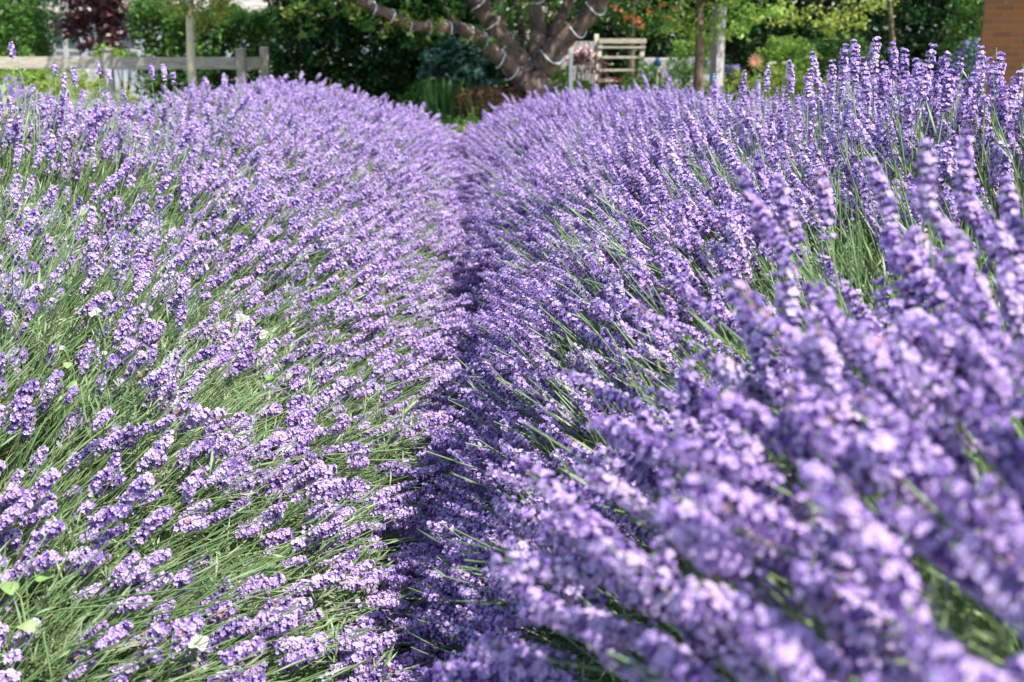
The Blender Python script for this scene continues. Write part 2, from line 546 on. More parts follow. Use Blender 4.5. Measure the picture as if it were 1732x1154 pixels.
# nothing inside the lens
mid = HP + HD * 0.02
dist = np.linalg.norm(mid - np.array(CAM), axis=1)
ok = dist > 0.40
px, py, pz = project(mid)
ok &= ~((pz > 0) & (dist < 0.62) & (px < 980) & (px > -300) & (py < 1500))
ok &= ~((dist < .8) & (py < 380) & (HROW != 99))
ok &= ~((HROW != 99) & (pz > 0) & (dist < np.interp(px, [900, 1080, 1250, 1400], [.78, .68, .56, .4])))
ok &= ~((HROW != 99) & (dist < .82) & (py < 540))
tx, ty, tz_ = project(HP + HD * .07)
ok &= ~((HROW != 99) & (tz_ > 0) & (ty < np.interp(tx, [0, 600, 1000, 1300, 1500, 1732], [112, 112, 125, 92, 70, 85])))
HP, HD, HV, HS, HSIDE, HROW = HP[ok], HD[ok], HV[ok], HS[ok], HSIDE[ok], HROW[ok]
N = len(HP)
ROLL = rng.uniform(0, 2 * math.pi, N)
print('flower heads', N)

# which 300 show largest: paint the heads front to back on a coarse picture and count what each keeps
Lh = np.array([VAR[v][1] for v in HV]) * HS
T = HP + HD * Lh[:, None]
x0, y0, z0 = project(HP); x1, y1, z1 = project(T)
order = np.argsort(np.minimum(z0, z1))
G = 3.0
gw, gh = int(W_PX / G) + 1, int(H_PX / G) + 1
buf = np.zeros((gh, gw), bool)
vis = np.zeros(N)
for i in order:
    if z0[i] < .2 or z1[i] < .2: continue
    if max(x0[i], x1[i]) < -60 or min(x0[i], x1[i]) > W_PX + 60 or max(y0[i], y1[i]) < 0 or min(y0[i], y1[i]) > H_PX + 60: continue
    if z0[i] > 7: break
    rp = F_PX * 0.011 / z0[i]
    xs0, xs1 = int(max(0, (min(x0[i], x1[i]) - rp) / G)), int(min(gw - 1, (max(x0[i], x1[i]) + rp) / G))
    ys0, ys1 = int(max(0, (min(y0[i], y1[i]) - rp) / G)), int(min(gh - 1, (max(y0[i], y1[i]) + rp) / G))
    if xs1 <= xs0 or ys1 <= ys0: continue
    gx, gy = np.meshgrid((np.arange(xs0, xs1) + .5) * G, (np.arange(ys0, ys1) + .5) * G)
    dx, dy = x1[i] - x0[i], y1[i] - y0[i]
    L2 = dx * dx + dy * dy + 1e-6
    t = np.clip(((gx - x0[i]) * dx + (gy - y0[i]) * dy) / L2, 0, 1)
    ins = (gx - x0[i] - t * dx) ** 2 + (gy - y0[i] - t * dy) ** 2 < rp * rp
    sub = buf[ys0:ys1, xs0:xs1]
    vis[i] = np.sum(ins & ~sub)
    sub |= ins
top = np.argsort(-vis)[:296]
is_thing = np.zeros(N, bool); is_thing[top] = True


def quat_of(d, roll):
    return Vector(d).to_track_quat('Z', 'Y') @ Quaternion((0, 0, 1), roll)


def scatter(name, P, Rm, S, I, meshes, label, kind='stuff'):
    """one stuff object: points that carry instances of the given meshes"""
    me = bpy.data.meshes.new(name)
    n = len(P)
    me.vertices.add(n); me.vertices.foreach_set('co', np.asarray(P, np.float32).ravel())
    a = me.attributes.new('rot', 'FLOAT_VECTOR', 'POINT'); a.data.foreach_set('vector', np.asarray(Rm, np.float32).ravel())
    a = me.attributes.new('scl', 'FLOAT', 'POINT'); a.data.foreach_set('value', np.asarray(S, np.float32))
    a = me.attributes.new('idx', 'INT', 'POINT'); a.data.foreach_set('value', np.asarray(I, np.int32))
    o = bpy.data.objects.new(name, me); COL.objects.link(o)
    tag(o, label, None, None, kind)
    src = bpy.data.collections.new(name + '_source')
    for k, m in enumerate(meshes):
        src.objects.link(bpy.data.objects.new('%s_%02d' % (name, k), m))
    ng = bpy.data.node_groups.new(name, 'GeometryNodeTree')
    ng.interface.new_socket('Geometry', in_out='INPUT', socket_type='NodeSocketGeometry')
    ng.interface.new_socket('Geometry', in_out='OUTPUT', socket_type='NodeSocketGeometry')
    N_ = ng.nodes; Lk = ng.links
    gi = N_.new('NodeGroupInput'); go = N_.new('NodeGroupOutput')
    ci = N_.new('GeometryNodeCollectionInfo'); ci.inputs['Collection'].default_value = src
    ci.inputs['Separate Children'].default_value = True; ci.inputs['Reset Children'].default_value = True
    ip = N_.new('GeometryNodeInstanceOnPoints'); ip.inputs['Pick Instance'].default_value = True
    def attr(nm, ty):
        q = N_.new('GeometryNodeInputNamedAttribute'); q.data_type = ty; q.inputs['Name'].default_value = nm
        return [s for s in q.outputs if s.enabled and s.name == 'Attribute'][0]
    er = N_.new('FunctionNodeEulerToRotation')
    Lk.new(attr('rot', 'FLOAT_VECTOR'), er.inputs[0]); Lk.new(er.outputs[0], ip.inputs['Rotation'])
    Lk.new(attr('scl', 'FLOAT'), ip.inputs['Scale']); Lk.new(attr('idx', 'INT'), ip.inputs['Instance Index'])
    Lk.new(ci.outputs[0], ip.inputs['Instance'])
    m2p = N_.new('GeometryNodeMeshToPoints')
    Lk.new(gi.outputs[0], ip.inputs['Points'])
    Lk.new(ip.outputs[0], go.inputs[0])
    md = o.modifiers.new('scatter', 'NODES'); md.node_group = ng
    return o


def eulers(D, roll):
    return np.array([tuple(quat_of(d, r).to_euler()) for d, r in zip(D, roll)])


rest = ~is_thing
scatter('lavender', HP[rest], eulers(HD[rest], ROLL[rest]), HS[rest], HV[rest], [v[4] for v in VAR],
        'rows of purple lavender on both sides of the narrow furrow')

# the 300 that show largest, each a thing: a stem with its flower head
proto = []
for v in VAR:
    o = bpy.data.objects.new('lavender_stem', v[3]); c = bpy.data.objects.new('flower_head', v[2])
    proto.append((o, c))


def column_words(x):
    e = [(70, 'at the left edge'), (230, 'near the left edge'), (400, 'in the left quarter'), (560, 'left of centre'), (690, 'left of the furrow'),
         (800, 'over the furrow'), (930, 'right of the furrow'), (1090, 'right of centre'), (1260, 'in the right half'), (1430, 'in the right quarter'),
         (1600, 'near the right edge'), (9999, 'at the right edge')]
    for k, (a, w) in enumerate(e):
        if x < a: return k, w


def row_words(y):
    e = [(135, 'against the trees'), (250, 'below the skyline'), (400, 'in the upper third'), (540, 'above mid height'), (680, 'at mid height'),
         (820, 'below mid height'), (960, 'in the lower third'), (1060, 'near the bottom'), (9999, 'at the bottom edge')]
    for k, (a, w) in enumerate(e):
        if y < a: return k, w


cells = {}
for i in top:
    mx, my = (x0[i] + x1[i]) / 2, (y0[i] + y1[i]) / 2
    (ck, cw), (rk, rw) = column_words(mx), row_words(my)
    cells.setdefault((ck, rk), []).append((my, mx, int(i), cw, rw))
ORD = ['highest', 'second highest', 'third highest', 'fourth highest', 'fifth highest', 'sixth highest', 'seventh highest', 'eighth highest', 'ninth highest',
       'tenth highest', 'eleventh highest', 'twelfth highest', 'thirteenth highest', 'fourteenth highest', 'fifteenth highest']
for key, lst in cells.items():
    lst.sort()
    for r, (my, mx, i, cw, rw) in enumerate(lst):
        dx, dy = x1[i] - x0[i], y0[i] - y1[i]
        a = math.degrees(math.atan2(dy, dx))
        lean = 'upright' if 68 < a < 112 else ('right-leaning' if 15 < a <= 68 else ('left-leaning' if 112 <= a < 160 else ('drooping' if a < -20 and a > -160 else 'flat-lying')))
        size = 'blurred large' if z0[i] < .85 else ('plump' if VAR[HV[i]][0] else 'slender')
        rank = 'lone' if len(lst) == 1 else (ORD[r] if r < len(lst) - 1 or r > len(ORD) - 1 else 'lowest')
        if r >= len(ORD): rank = 'low'
        lab = '%s %s %s lavender spike %s, %s' % (rank, size, lean, cw, rw)
        po, pc = proto[HV[i]]
        o = po.copy(); c = pc.copy()
        COL.objects.link(o); COL.objects.link(c); c.parent = o
        o.location = HP[i]; o.rotation_euler = quat_of(HD[i], ROLL[i]).to_euler(); o.scale = (HS[i],) * 3
        tag(o, lab, 'lavender', 'largest lavender stems of the ' + ('left' if HSIDE[i] else 'right') + ' row')

# leaf tufts and bare stems that fill the rows under the flowers
FP, FD, FS, FI = [], [], [], []
for row, dens in ((0, 620), (1, 90), (2, 60), (3, 40), (10, 640), (11, 90)):
    x, Y, u = sample_row(row, dens, 0.1 if row in (0, 10) else 1.2, Y_END)
    h, d, H = height(x, Y, row)
    half = LW if row < 10 else RW
    k = rng.random(len(x)) < np.where(u > half * 1.05, .3, 1) * np.interp(Y, [0, 3, 6, 9.5], [1, .8, .45, .35])
    x, Y, u, h, d = x[k], Y[k], u[k], h[k], d[k]
    n = len(x)
    side = np.where(u > half, -1.0, 1.0) * (1.0 if row < 10 else -1.0)
    th = R(78) * np.exp(-np.maximum(d, 0) / (.8 if row < 10 else .5)) + rng.normal(0, R(8), n)
    D = np.stack([np.sin(th) * side, rng.normal(-.04, .16, n), np.cos(th)], 1)
    D /= np.linalg.norm(D, axis=1)[:, None]
    typ = rng.random(n) < .55                     # bunch of stems or tuft of leaves
    drop = np.where(typ, rng.uniform(.06, .14, n), rng.uniform(.10, .21, n))
    P = np.stack([x, Y, h], 1) - D * drop[:, None]
    P[:, 2] = np.maximum(P[:, 2], .02)
    up = D * .5 + np.array([0, 0, .7]); up /= np.linalg.norm(up, axis=1)[:, None]
    D = np.where(typ[:, None], D, up)
    FP.append(P); FD.append(D); FS.append(rng.uniform(.85, 1.25, n)); FI.append(np.where(typ, rng.integers(0, 5, n), rng.integers(5, 9, n)))
FP, FD, FS, FI = map(np.concatenate, (FP, FD, FS, FI))
dist = np.linalg.norm(FP - np.array(CAM), axis=1)
px, py, pz = project(FP)
k = (dist > .62) & ~((dist < 1.2) & (px < 1250)) & ~((dist < 1.1) & (FP[:, 2] > .66))
FP, FD, FS, FI = FP[k], FD[k], FS[k], FI[k]
scatter('lavender_foliage', FP, eulers(FD, rng.uniform(0, 6.28, len(FP))), FS, FI,
        [bunch_mesh(40 + i, 'bunch') for i in range(5)] + [tuft_mesh(60 + i, 'tuft') for i in range(4)],
        'grey green lavender stems and narrow leaves under the flowers')

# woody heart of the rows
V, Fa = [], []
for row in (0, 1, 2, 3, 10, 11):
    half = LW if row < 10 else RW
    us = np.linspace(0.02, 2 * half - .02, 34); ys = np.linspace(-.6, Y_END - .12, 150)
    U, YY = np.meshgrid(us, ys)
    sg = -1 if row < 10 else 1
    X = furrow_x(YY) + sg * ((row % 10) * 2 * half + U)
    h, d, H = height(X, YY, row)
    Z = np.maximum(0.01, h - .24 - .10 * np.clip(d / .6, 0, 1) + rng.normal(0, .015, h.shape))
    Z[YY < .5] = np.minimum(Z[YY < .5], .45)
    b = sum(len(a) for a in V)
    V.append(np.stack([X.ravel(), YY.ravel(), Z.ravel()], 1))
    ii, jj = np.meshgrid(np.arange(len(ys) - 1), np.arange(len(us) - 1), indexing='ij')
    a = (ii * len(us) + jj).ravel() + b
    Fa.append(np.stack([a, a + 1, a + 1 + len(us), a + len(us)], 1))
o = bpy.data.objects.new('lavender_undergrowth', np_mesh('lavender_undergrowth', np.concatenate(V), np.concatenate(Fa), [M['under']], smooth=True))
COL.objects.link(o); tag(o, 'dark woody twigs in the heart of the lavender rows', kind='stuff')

# ------------------------------------------------------------------ ground
def ground():
    m, nt, b, out = new_mat('garden_ground')
    tc = nt.nodes.new('ShaderNodeTexCoord')
    n1 = nt.nodes.new('ShaderNodeTexNoise'); n1.inputs['Scale'].default_value = 1.3; n1.inputs['Detail'].default_value = 5
    n2 = nt.nodes.new('ShaderNodeTexNoise'); n2.inputs['Scale'].default_value = 45; n2.inputs['Detail'].default_value = 6
    for n in (n1, n2): nt.links.new(tc.outputs['Object'], n.inputs[0])
    soil = ramp(nt, [(0.3, (0.12, 0.085, 0.05)), (0.7, (0.42, 0.34, 0.22))])
    grass = ramp(nt, [(0.3, (0.05, 0.09, 0.02)), (0.7, (0.17, 0.24, 0.07))])
    nt.links.new(n2.outputs[0], soil.inputs[0]); nt.links.new(n2.outputs[0], grass.inputs[0])
    mk = ramp(nt, [(0.46, (0, 0, 0)), (0.58, (1, 1, 1))]); nt.links.new(n1.outputs[0], mk.inputs[0])
    mx = nt.nodes.new('ShaderNodeMix'); mx.data_type = 'RGBA'
    nt.links.new(mk.outputs[0], mx.inputs[0]); nt.links.new(soil.outputs[0], mx.inputs[6]); nt.links.new(grass.outputs[0], mx.inputs[7])
    nt.links.new(mx.outputs[2], b.inputs['Base Color']); b.inputs['Roughness'].default_value = .95
    bu = nt.nodes.new('ShaderNodeBump'); bu.inputs['Strength'].default_value = .6; bu.inputs['Distance'].default_value = .03
    nt.links.new(n2.outputs[0], bu.inputs['Height']); nt.links.new(bu.outputs[0], b.inputs['Normal'])
    xs = np.concatenate([[-300, -120, -60], np.linspace(-30, 30, 121), [60, 120, 300]])
    ys = np.concatenate([[-40, -10], np.linspace(-3, 30, 133), [36, 45, 60, 100, 200, 400]])
    X, Y = np.meshgrid(xs, ys)
    Z = gz(X, Y) + .012 * np.sin(X * 5) * np.cos(Y * 4)
    a = (np.arange(len(ys) - 1)[:, None] * len(xs) + np.arange(len(xs) - 1)[None]).ravel()
    me = np_mesh('ground', np.stack([X.ravel(), Y.ravel(), Z.ravel()], 1), np.stack([a, a + 1, a + 1 + len(xs), a + len(xs)], 1), [m], smooth=True)
    o = bpy.data.objects.new('ground', me); COL.objects.link(o); tag(o, 'dry soil and short grass of the garden', kind='structure')
ground()

# ------------------------------------------------------------------ foliage
def leaves_mesh(name, P, size, mats, mi=None, flat=0.35, aspect=0.5, nrm=None):
    n = len(P)
    size = np.broadcast_to(np.asarray(size, float), (n,)) * rng.uniform(.65, 1.3, n)
    nn = rng.normal(0, 1, (n, 3)); nn[:, 2] = np.abs(nn[:, 2]) + flat
    if nrm is not None: nn = nn * .6 + nrm
    nn /= np.linalg.norm(nn, axis=1)[:, None]
    a = rng.normal(0, 1, (n, 3)); a -= nn * np.sum(a * nn, 1)[:, None]; a /= np.linalg.norm(a, axis=1)[:, None] + 1e-9
    b = np.cross(nn, a)
    L = size[:, None]; w = L * aspect * .5
    p0 = P - a * L * .5; p2 = P + a * L * .5 - nn * L * .12
    p1 = P + b * w - a * L * .05 + nn * L * .05; p3 = P - b * w - a * L * .05 + nn * L * .05
    V = np.stack([p0, p1, p2, p3], 1).reshape(-1, 3)
    Fa = np.arange(n * 4).reshape(n, 4)
    return np_mesh(name, V, Fa, mats, mi)


def blob_points(clumps, per, sig, flatz=.8):
    """clumps (k,3): leaf positions gathered round each clump centre, more on its outside"""
    k = len(clumps)
    d = rng.normal(0, 1, (k, per, 3)); d /= np.linalg.norm(d, axis=2)[:, :, None]
    r = np.broadcast_to(np.asarray(sig, float).reshape(-1, 1, 1), (k, 1, 1)) * rng.uniform(.45, 1.05, (k, per, 1))
    d[:, :, 2] *= flatz
    return (clumps[:, None, :] + d * r).reshape(-1, 3)


def ellipsoid_clumps(c, rad, k, shell=.35, low=-1.0):
    d = rng.normal(0, 1, (k * 3, 3)); d /= np.linalg.norm(d, axis=1)[:, None]
    d = d[d[:, 2] > low][:k]
    r = rng.uniform(shell, 1, len(d)) ** .6
    return np.array(c) + d * r[:, None] * np.array(rad)


def box_clumps(lo, hi, k, front=.75):
    lo, hi = np.array(lo, float), np.array(hi, float)
    P = lo + rng.random((k, 3)) * (hi - lo)
    f = rng.random(k)
    dy = (hi[1] - lo[1])
    P[f < front * .6, 1] = lo[1] + np.abs(rng.normal(0, .12, np.sum(f < front * .6))) * dy
    t = (f >= front * .6) & (f < front)
    P[t, 2] = hi[2] - np.abs(rng.normal(0, .08, np.sum(t))) * (hi[2] - lo[2])
    return P


LM = {
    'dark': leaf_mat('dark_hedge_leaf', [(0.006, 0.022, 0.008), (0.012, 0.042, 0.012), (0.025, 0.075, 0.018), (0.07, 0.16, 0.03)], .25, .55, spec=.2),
    'mid': leaf_mat('green_shrub_leaf', [(0.018, 0.06, 0.014), (0.04, 0.11, 0.02), (0.085, 0.19, 0.035), (0.15, 0.28, 0.05)], .4, .5, spec=.25),
    'bright': leaf_mat('bright_leaf', [(0.09, 0.19, 0.03), (0.18, 0.32, 0.05), (0.28, 0.44, 0.07), (0.36, 0.50, 0.10)], .5, .5),
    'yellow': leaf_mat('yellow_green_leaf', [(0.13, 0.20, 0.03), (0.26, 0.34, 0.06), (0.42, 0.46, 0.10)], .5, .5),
    'purple': leaf_mat('purple_leaf', [(0.02, 0.008, 0.015), (0.05, 0.015, 0.025), (0.10, 0.035, 0.045), (0.20, 0.10, 0.09)], .3, .4),
    'blue': leaf_mat('blue_green_leaf', [(0.02, 0.06, 0.045), (0.05, 0.12, 0.09), (0.12, 0.22, 0.18)], .3, .4),
    'rust': leaf_mat('rust_seed_head', [(0.08, 0.035, 0.018), (0.16, 0.075, 0.035), (0.25, 0.13, 0.06)], .25, .8),
    'deep': leaf_mat('shade_dark_hedge_leaf', [(0.003, 0.012, 0.005), (0.007, 0.024, 0.009), (0.014, 0.042, 0.013), (0.035, 0.085, 0.022)], .15, .65, spec=.12),  # back hedge leaves: the shade they stand in is put into this darker colour
    'orange': leaf_mat('orange_berry', [(0.42, 0.08, 0.02), (0.60, 0.18, 0.05)], .1, .4),
    'coral': leaf_mat('coral_petal', [(0.46, 0.17, 0.10), (0.60, 0.30, 0.20)], .3, .6),
    'pink': leaf_mat('pink_petal', [(0.75, 0.38, 0.42), (0.85, 0.60, 0.60)], .3, .6),
    'red': leaf_mat('red_petal', [(0.60, 0.04, 0.06), (0.80, 0.15, 0.15)], .3, .6),
    'white': leaf_mat('white_petal', [(0.56, 0.53, 0.44), (0.68, 0.66, 0.58)], .4, .6),
    'violet': leaf_mat('violet_petal', [(0.22, 0.15, 0.55), (0.36, 0.26, 0.70)], .3, .6),
    'bluef': leaf_mat('blue_petal', [(0.03, 0.16, 0.42), (0.08, 0.30, 0.60)], .3, .6),
    'grass': leaf_mat('grass_blade', [(0.06, 0.12, 0.02), (0.14, 0.24, 0.05), (0.34, 0.34, 0.14)], .4, .6),
}
BARK = noise_mat('rough_bark', (0.020, 0.014, 0.011), (0.20, 0.13, 0.10), 13, (1, 1, .4), .9, 1.0, c3=(0.085, 0.055, 0.042), detail=9)
BARKL = noise_mat('pale_bark', (0.34, 0.32, 0.28), (0.66, 0.54, 0.30), 11, (1, 1, .6), .85, .5)
TWIG = noise_mat('thin_twig', (0.05, 0.04, 0.02), (0.14, 0.10, 0.06), 20)


def shrub(name, label, c, rad, mat, n=260, per=26, leaf=.06, sig=.13, cat='shrub', group=None, extra=None, low=-.3, stems=True, shell=.35):
    """a plant: foliage with a woody base; c is the middle of the foliage"""
    base = Vector((c[0], c[1], float(gz(c[0], c[1]))))
    t = empty(name, base, label, cat, group)
    cl = ellipsoid_clumps(c, rad, n, shell, low)
    P = blob_points(cl, per, sig * rng.uniform(.6, 1.3, len(cl)))
    P = P[P[:, 2] > base.z + .02]
    f = bpy.data.objects.new('foliage', leaves_mesh('foliage', P, leaf, [mat])); COL.objects.link(f); put_under(f, t)
    if stems:
        mb = MB()
        for k in range(7):
            q = cl[int(rng.integers(0, len(cl)))]
            m_ = (Vector(q) + base) / 2 + Vector((rnd.uniform(-.1, .1), rnd.uniform(-.1, .1), 0))
            mb.tube([base, m_, Vector(q)], [.022, .014, .005], 5)
        mb.build('stem', TWIG, t)
    if extra is not None:
        em, en, es, enm = extra
        k = rng.integers(0, len(cl), en)
        Q = cl[k] + rng.normal(0, 1, (en, 3)) * sig * .35
        out = (cl[k] - np.array(c)); out /= np.linalg.norm(out, axis=1)[:, None] + 1e-6
        Q = Q + out * sig
        for q in Q:
            e = bpy.data.objects.new(enm, leaves_mesh(enm, q + rng.normal(0, es * .45, (9, 3)), es, [em], aspect=.8)); COL.objects.link(e); put_under(e, t)
    return t


def hedge(name, label, lo, hi, mat, k, per, leaf, sig, cat='hedge'):
    base = Vector(((lo[0] + hi[0]) / 2, (lo[1] + hi[1]) / 2, float(gz(0, (lo[1] + hi[1]) / 2))))
    t = empty(name, base, label, cat)
    cl = box_clumps(lo, hi, k)
    cl[:, 2] += .12 * np.sin(cl[:, 0] * 2.3) + .08 * np.sin(cl[:, 0] * 5.1)
    P = blob_points(cl, per, sig * rng.uniform(.6, 1.4, len(cl)))
    # the inside of the hedge is closed by crowded larger leaves
    nc = int((hi[0] - lo[0]) * (hi[2] - lo[2]) * 420)
    C_ = np.array(lo) + rng.random((nc, 3)) * (np.array(hi) - np.array(lo)) * np.array([1, .5, .97]) + np.array([0, (hi[1] - lo[1]) * .35, 0])
    sz = np.concatenate([np.full(len(P), leaf), np.full(nc, leaf * 2.2)])
    P = np.concatenate([P, C_]); kk = P[:, 2] > base.z; P, sz = P[kk], sz[kk]
    f = bpy.data.objects.new('foliage', leaves_mesh('foliage', P, sz, [mat])); COL.objects.link(f); put_under(f, t)
    mb = MB()
    n = max(2, int((hi[0] - lo[0]) / .6))
    for q in range(n):
        x = lo[0] + (q + .5) * (hi[0] - lo[0]) / n + rnd.uniform(-.1, .1)
        y = (lo[1] + hi[1]) / 2
        g = float(gz(0, y))
        mb.tube([(x, y, g), (x + rnd.uniform(-.15, .15), y, g + 1.0), (x + rnd.uniform(-.3, .3), y, hi[2] - .2)], [.05, .035, .012], 6)
    mb.build('stem', TWIG, t)
    return t


def sx(px, Y):   # x of a picture column at distance Y
    return at(px, 100, Y).x


def szz(py, Y):  # height of a picture row at distance Y
    return at(866, py, Y).z


# --- main tree with rope lights
TY = 13.0
tb = at(905, 200, TY)
tree = empty('garden_tree', (tb.x, TY, float(gz(0, TY))), 'big multi-limbed garden tree wound with white rope lights, behind the furrow', 'tree')
tm = MB()
LIMBS = [  # (pixels with distance offset and pixel half width)
    [(908, 215, 0, 50), (907, 185, 0, 43), (904, 160, 0, 39), (900, 138, 0, 38), (897, 120, 0, 34)],
    [(892, 140, 0, 26), (868, 118, -.05, 21), (838, 92, -.1, 17), (806, 62, -.25, 15), (775, 47, -.35, 13), (730, 47, -.5, 12), (690, 42, -.6, 11), (655, 24, -.7, 11), (612, 3, -.8, 10), (560, -30, -.9, 9), (500, -80, -1, 7), (450, -150, -1, 4)],
    [(895, 128, 0, 27), (872, 98, .05, 24), (850, 68, .1, 21), (829, 35, .12, 20), (808, 0, .15, 18), (780, -50, .2, 15), (745, -120, .3, 11), (720, -210, .3, 6)],
    [(908, 122, .05, 25), (909, 90, .1, 20), (911, 55, .2, 17), (906, 20, .25, 16), (904, -20, .3, 15), (900, -90, .4, 12), (905, -180, .5, 8), (915, -280, .5, 4)],
    [(915, 118, 0, 27), (934, 88, -.05, 23), (960, 62, -.1, 20), (990, 32, -.15, 18), (1018, -2, -.2, 17), (1050, -45, -.3, 15), (1090, -110, -.4, 11), (1120, -200, -.4, 6)],
    [(918, 95, .1, 15), (935, 58, .2, 12), (950, 28, .25, 11), (964, -5, .3, 10), (985, -60, .4, 9), (1000, -140, .5, 5)],
    [(850, 66, .2, 11), (848, 35, .3, 10), (842, 0, .35, 9), (838, -50, .4, 8), (820, -130, .5, 4)],
    [(880, 95, .4, 9), (884, 60, .5, 8), (878, 25, .6, 8), (866, -10, .65, 7), (850, -70, .7, 5)],
    [(775, 47, -.35, 6), (760, 25, -.3, 5), (748, 0, -.2, 5), (740, -40, -.2, 4)],
]
limb3 = []
for L in LIMBS:
    pts = [at(a, b, TY + c) for a, b, c, r in L]; rad = [r / F_PX * TY for a, b, c, r in L]
    # densify for a rough skin
    P2, R2 = [], []
    for i in range(len(pts) - 1):
        for s in range(5):
            t = s / 5
            P2.append(pts[i].lerp(pts[i + 1], t) + Vector([rnd.gauss(0, .006) for _ in range(3)])); R2.append(rad[i] * (1 - t) + rad[i + 1] * t)
    P2.append(pts[-1]); R2.append(rad[-1])
    limb3.append((P2, R2))
    tm.tube(P2, [q * (.72 if L is LIMBS[1] else .8) for q in R2], 16, 0, .07)
tm.build('trunk', BARK, tree, smooth=True)
cc = np.array([(tb.x - .4, TY - .1, 3.3)])
cl = ellipsoid_clumps(cc[0], (3.6, 3.0, 1.8), 1150, .25)
cl = cl[cl[:, 2] > 1.85]
hang = []
for px_, py_, dd in [(500, 10, -.8), (540, 22, -.8), (575, 12, -.8), (620, 40, -.8), (640, 8, -.6), (690, 12, -.5), (720, 25, -.2), (760, 12, -.3), (815, 62, -.3), (870, 35, .6), (868, 60, .7),
                     (930, 5, .6), (700, 70, .5), (600, 25, -.7), (470, 25, -.9), (515, 45, -.6), (1045, 5, .3), (850, 15, -.4), (890, 5, -.3), (780, 5, .4), (740, 65, .4), (960, 20, .8)]:
    hang.append(tuple(at(px_, py_, TY + dd)))
P = np.concatenate([blob_points(cl, 34, .27), blob_points(np.array(hang), 26, .15)])
crown = bpy.data.objects.new('crown', leaves_mesh('crown', P, .10, [LM['mid']])); COL.objects.link(crown); put_under(crown, tree)
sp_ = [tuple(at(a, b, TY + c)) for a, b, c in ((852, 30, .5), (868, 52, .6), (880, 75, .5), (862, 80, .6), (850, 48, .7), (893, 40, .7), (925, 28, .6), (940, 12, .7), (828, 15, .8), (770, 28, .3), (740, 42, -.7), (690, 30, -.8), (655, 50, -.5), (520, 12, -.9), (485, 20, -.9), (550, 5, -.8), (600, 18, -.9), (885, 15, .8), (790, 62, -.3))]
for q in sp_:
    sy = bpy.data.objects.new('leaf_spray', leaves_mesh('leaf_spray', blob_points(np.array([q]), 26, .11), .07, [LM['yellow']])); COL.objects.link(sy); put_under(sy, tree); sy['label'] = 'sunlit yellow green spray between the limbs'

# rope light: one white cable wound round the limbs
M['rope'] = noise_mat('white_rope_light', (0.45, 0.45, 0.50), (0.66, 0.66, 0.70), 6, bump=.05, rough=.4)
rp = MB()
for li, turns, s0, s1 in ((1, 9, 3, 40), (2, 5, 1, 28), (4, 3, 2, 22), (3, 1, 14, 22), (7, 1, 8, 16)):
    Pt, Rt = limb3[li]
    per_ = 30
    pts = []
    for k in range(turns * per_ + 1):
        tn, f = divmod(k, per_); f = f / per_
        # the cable climbs mostly behind the limb and hangs in a loop in front of it
        st_p = f + math.sin(2 * math.pi * f) / (2 * math.pi)
        jt = [.32 * math.sin(tn_ * 2.7 + li) for tn_ in (tn, tn + 1)]
        q_ = min(max(st_p, 0), 1)
        s = s0 + (s1 - s0) * min(1, max(0, (tn + q_ + (jt[0] * (1 - q_) + jt[1] * q_) * (0 < tn + q_ < turns)) / turns))
        i = min(int(s), len(Pt) - 2); t = s - i
        c = Pt[i].lerp(Pt[i + 1], t); r = Rt[i] * (1 - t) + Rt[i + 1] * t
        tan = (Pt[min(i + 2, len(Pt) - 1)] - Pt[max(i - 1, 0)]).normalized()
        w = Vector((0, 1, 0)); w = (w - tan * w.dot(tan)).normalized(); u = tan.cross(w)
        a = 2 * math.pi * f                      # f = 0 behind the limb, f = 0.5 in front
        q = c + (w * math.cos(a) + u * math.sin(a)) * (r * (.78 if li == 1 else .85) + .008)
        q.z -= .55 * r * (0.5 - 0.5 * math.cos(a)) ** 2 * abs(tan.z)
        pts.append(q)
    rp.tube(pts, .0062, 6)
tag(rp.build('rope_light', M['rope'], smooth=True), 'white rope light wound in loose loops round the tree limbs', 'rope light')

# --- hedges, shrubs and small trees
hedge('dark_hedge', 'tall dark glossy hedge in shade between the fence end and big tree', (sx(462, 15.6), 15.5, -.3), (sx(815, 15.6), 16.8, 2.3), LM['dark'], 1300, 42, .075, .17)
hedge('leafy_hedge', 'mid green leafy hedge behind the end of the rail fence', (sx(235, 17.5), 17.3, -.4), (sx(470, 17.5), 18.6, 1.22), LM['mid'], 420, 40, .075, .16)
shrub('spiky_plant', 'blue green strap-leaved plant left of the big tree trunk', (sx(770, 14.4), 14.4, .35), (.35, .3, .5), LM['blue'], 80, 16, .16, .14, cat='plant')
# dark planting round the tree foot
shrub('leafy_clump', 'dark green leafy clump between the left row end and the seed heads', (sx(715, 13.9), 13.9, -.05), (.35, .4, .42), LM['mid'], 110, 26, .07, .09, cat='plant', stems=False)
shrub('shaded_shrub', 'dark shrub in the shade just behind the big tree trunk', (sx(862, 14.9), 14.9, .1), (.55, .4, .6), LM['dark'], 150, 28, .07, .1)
shrub('low_clump', 'small pale green clump at the far mouth of the furrow', (sx(775, 11.6), 11.6, .02), (.22, .2, .14), LM['mid'], 30, 20, .035, .05, cat='plant', stems=False)


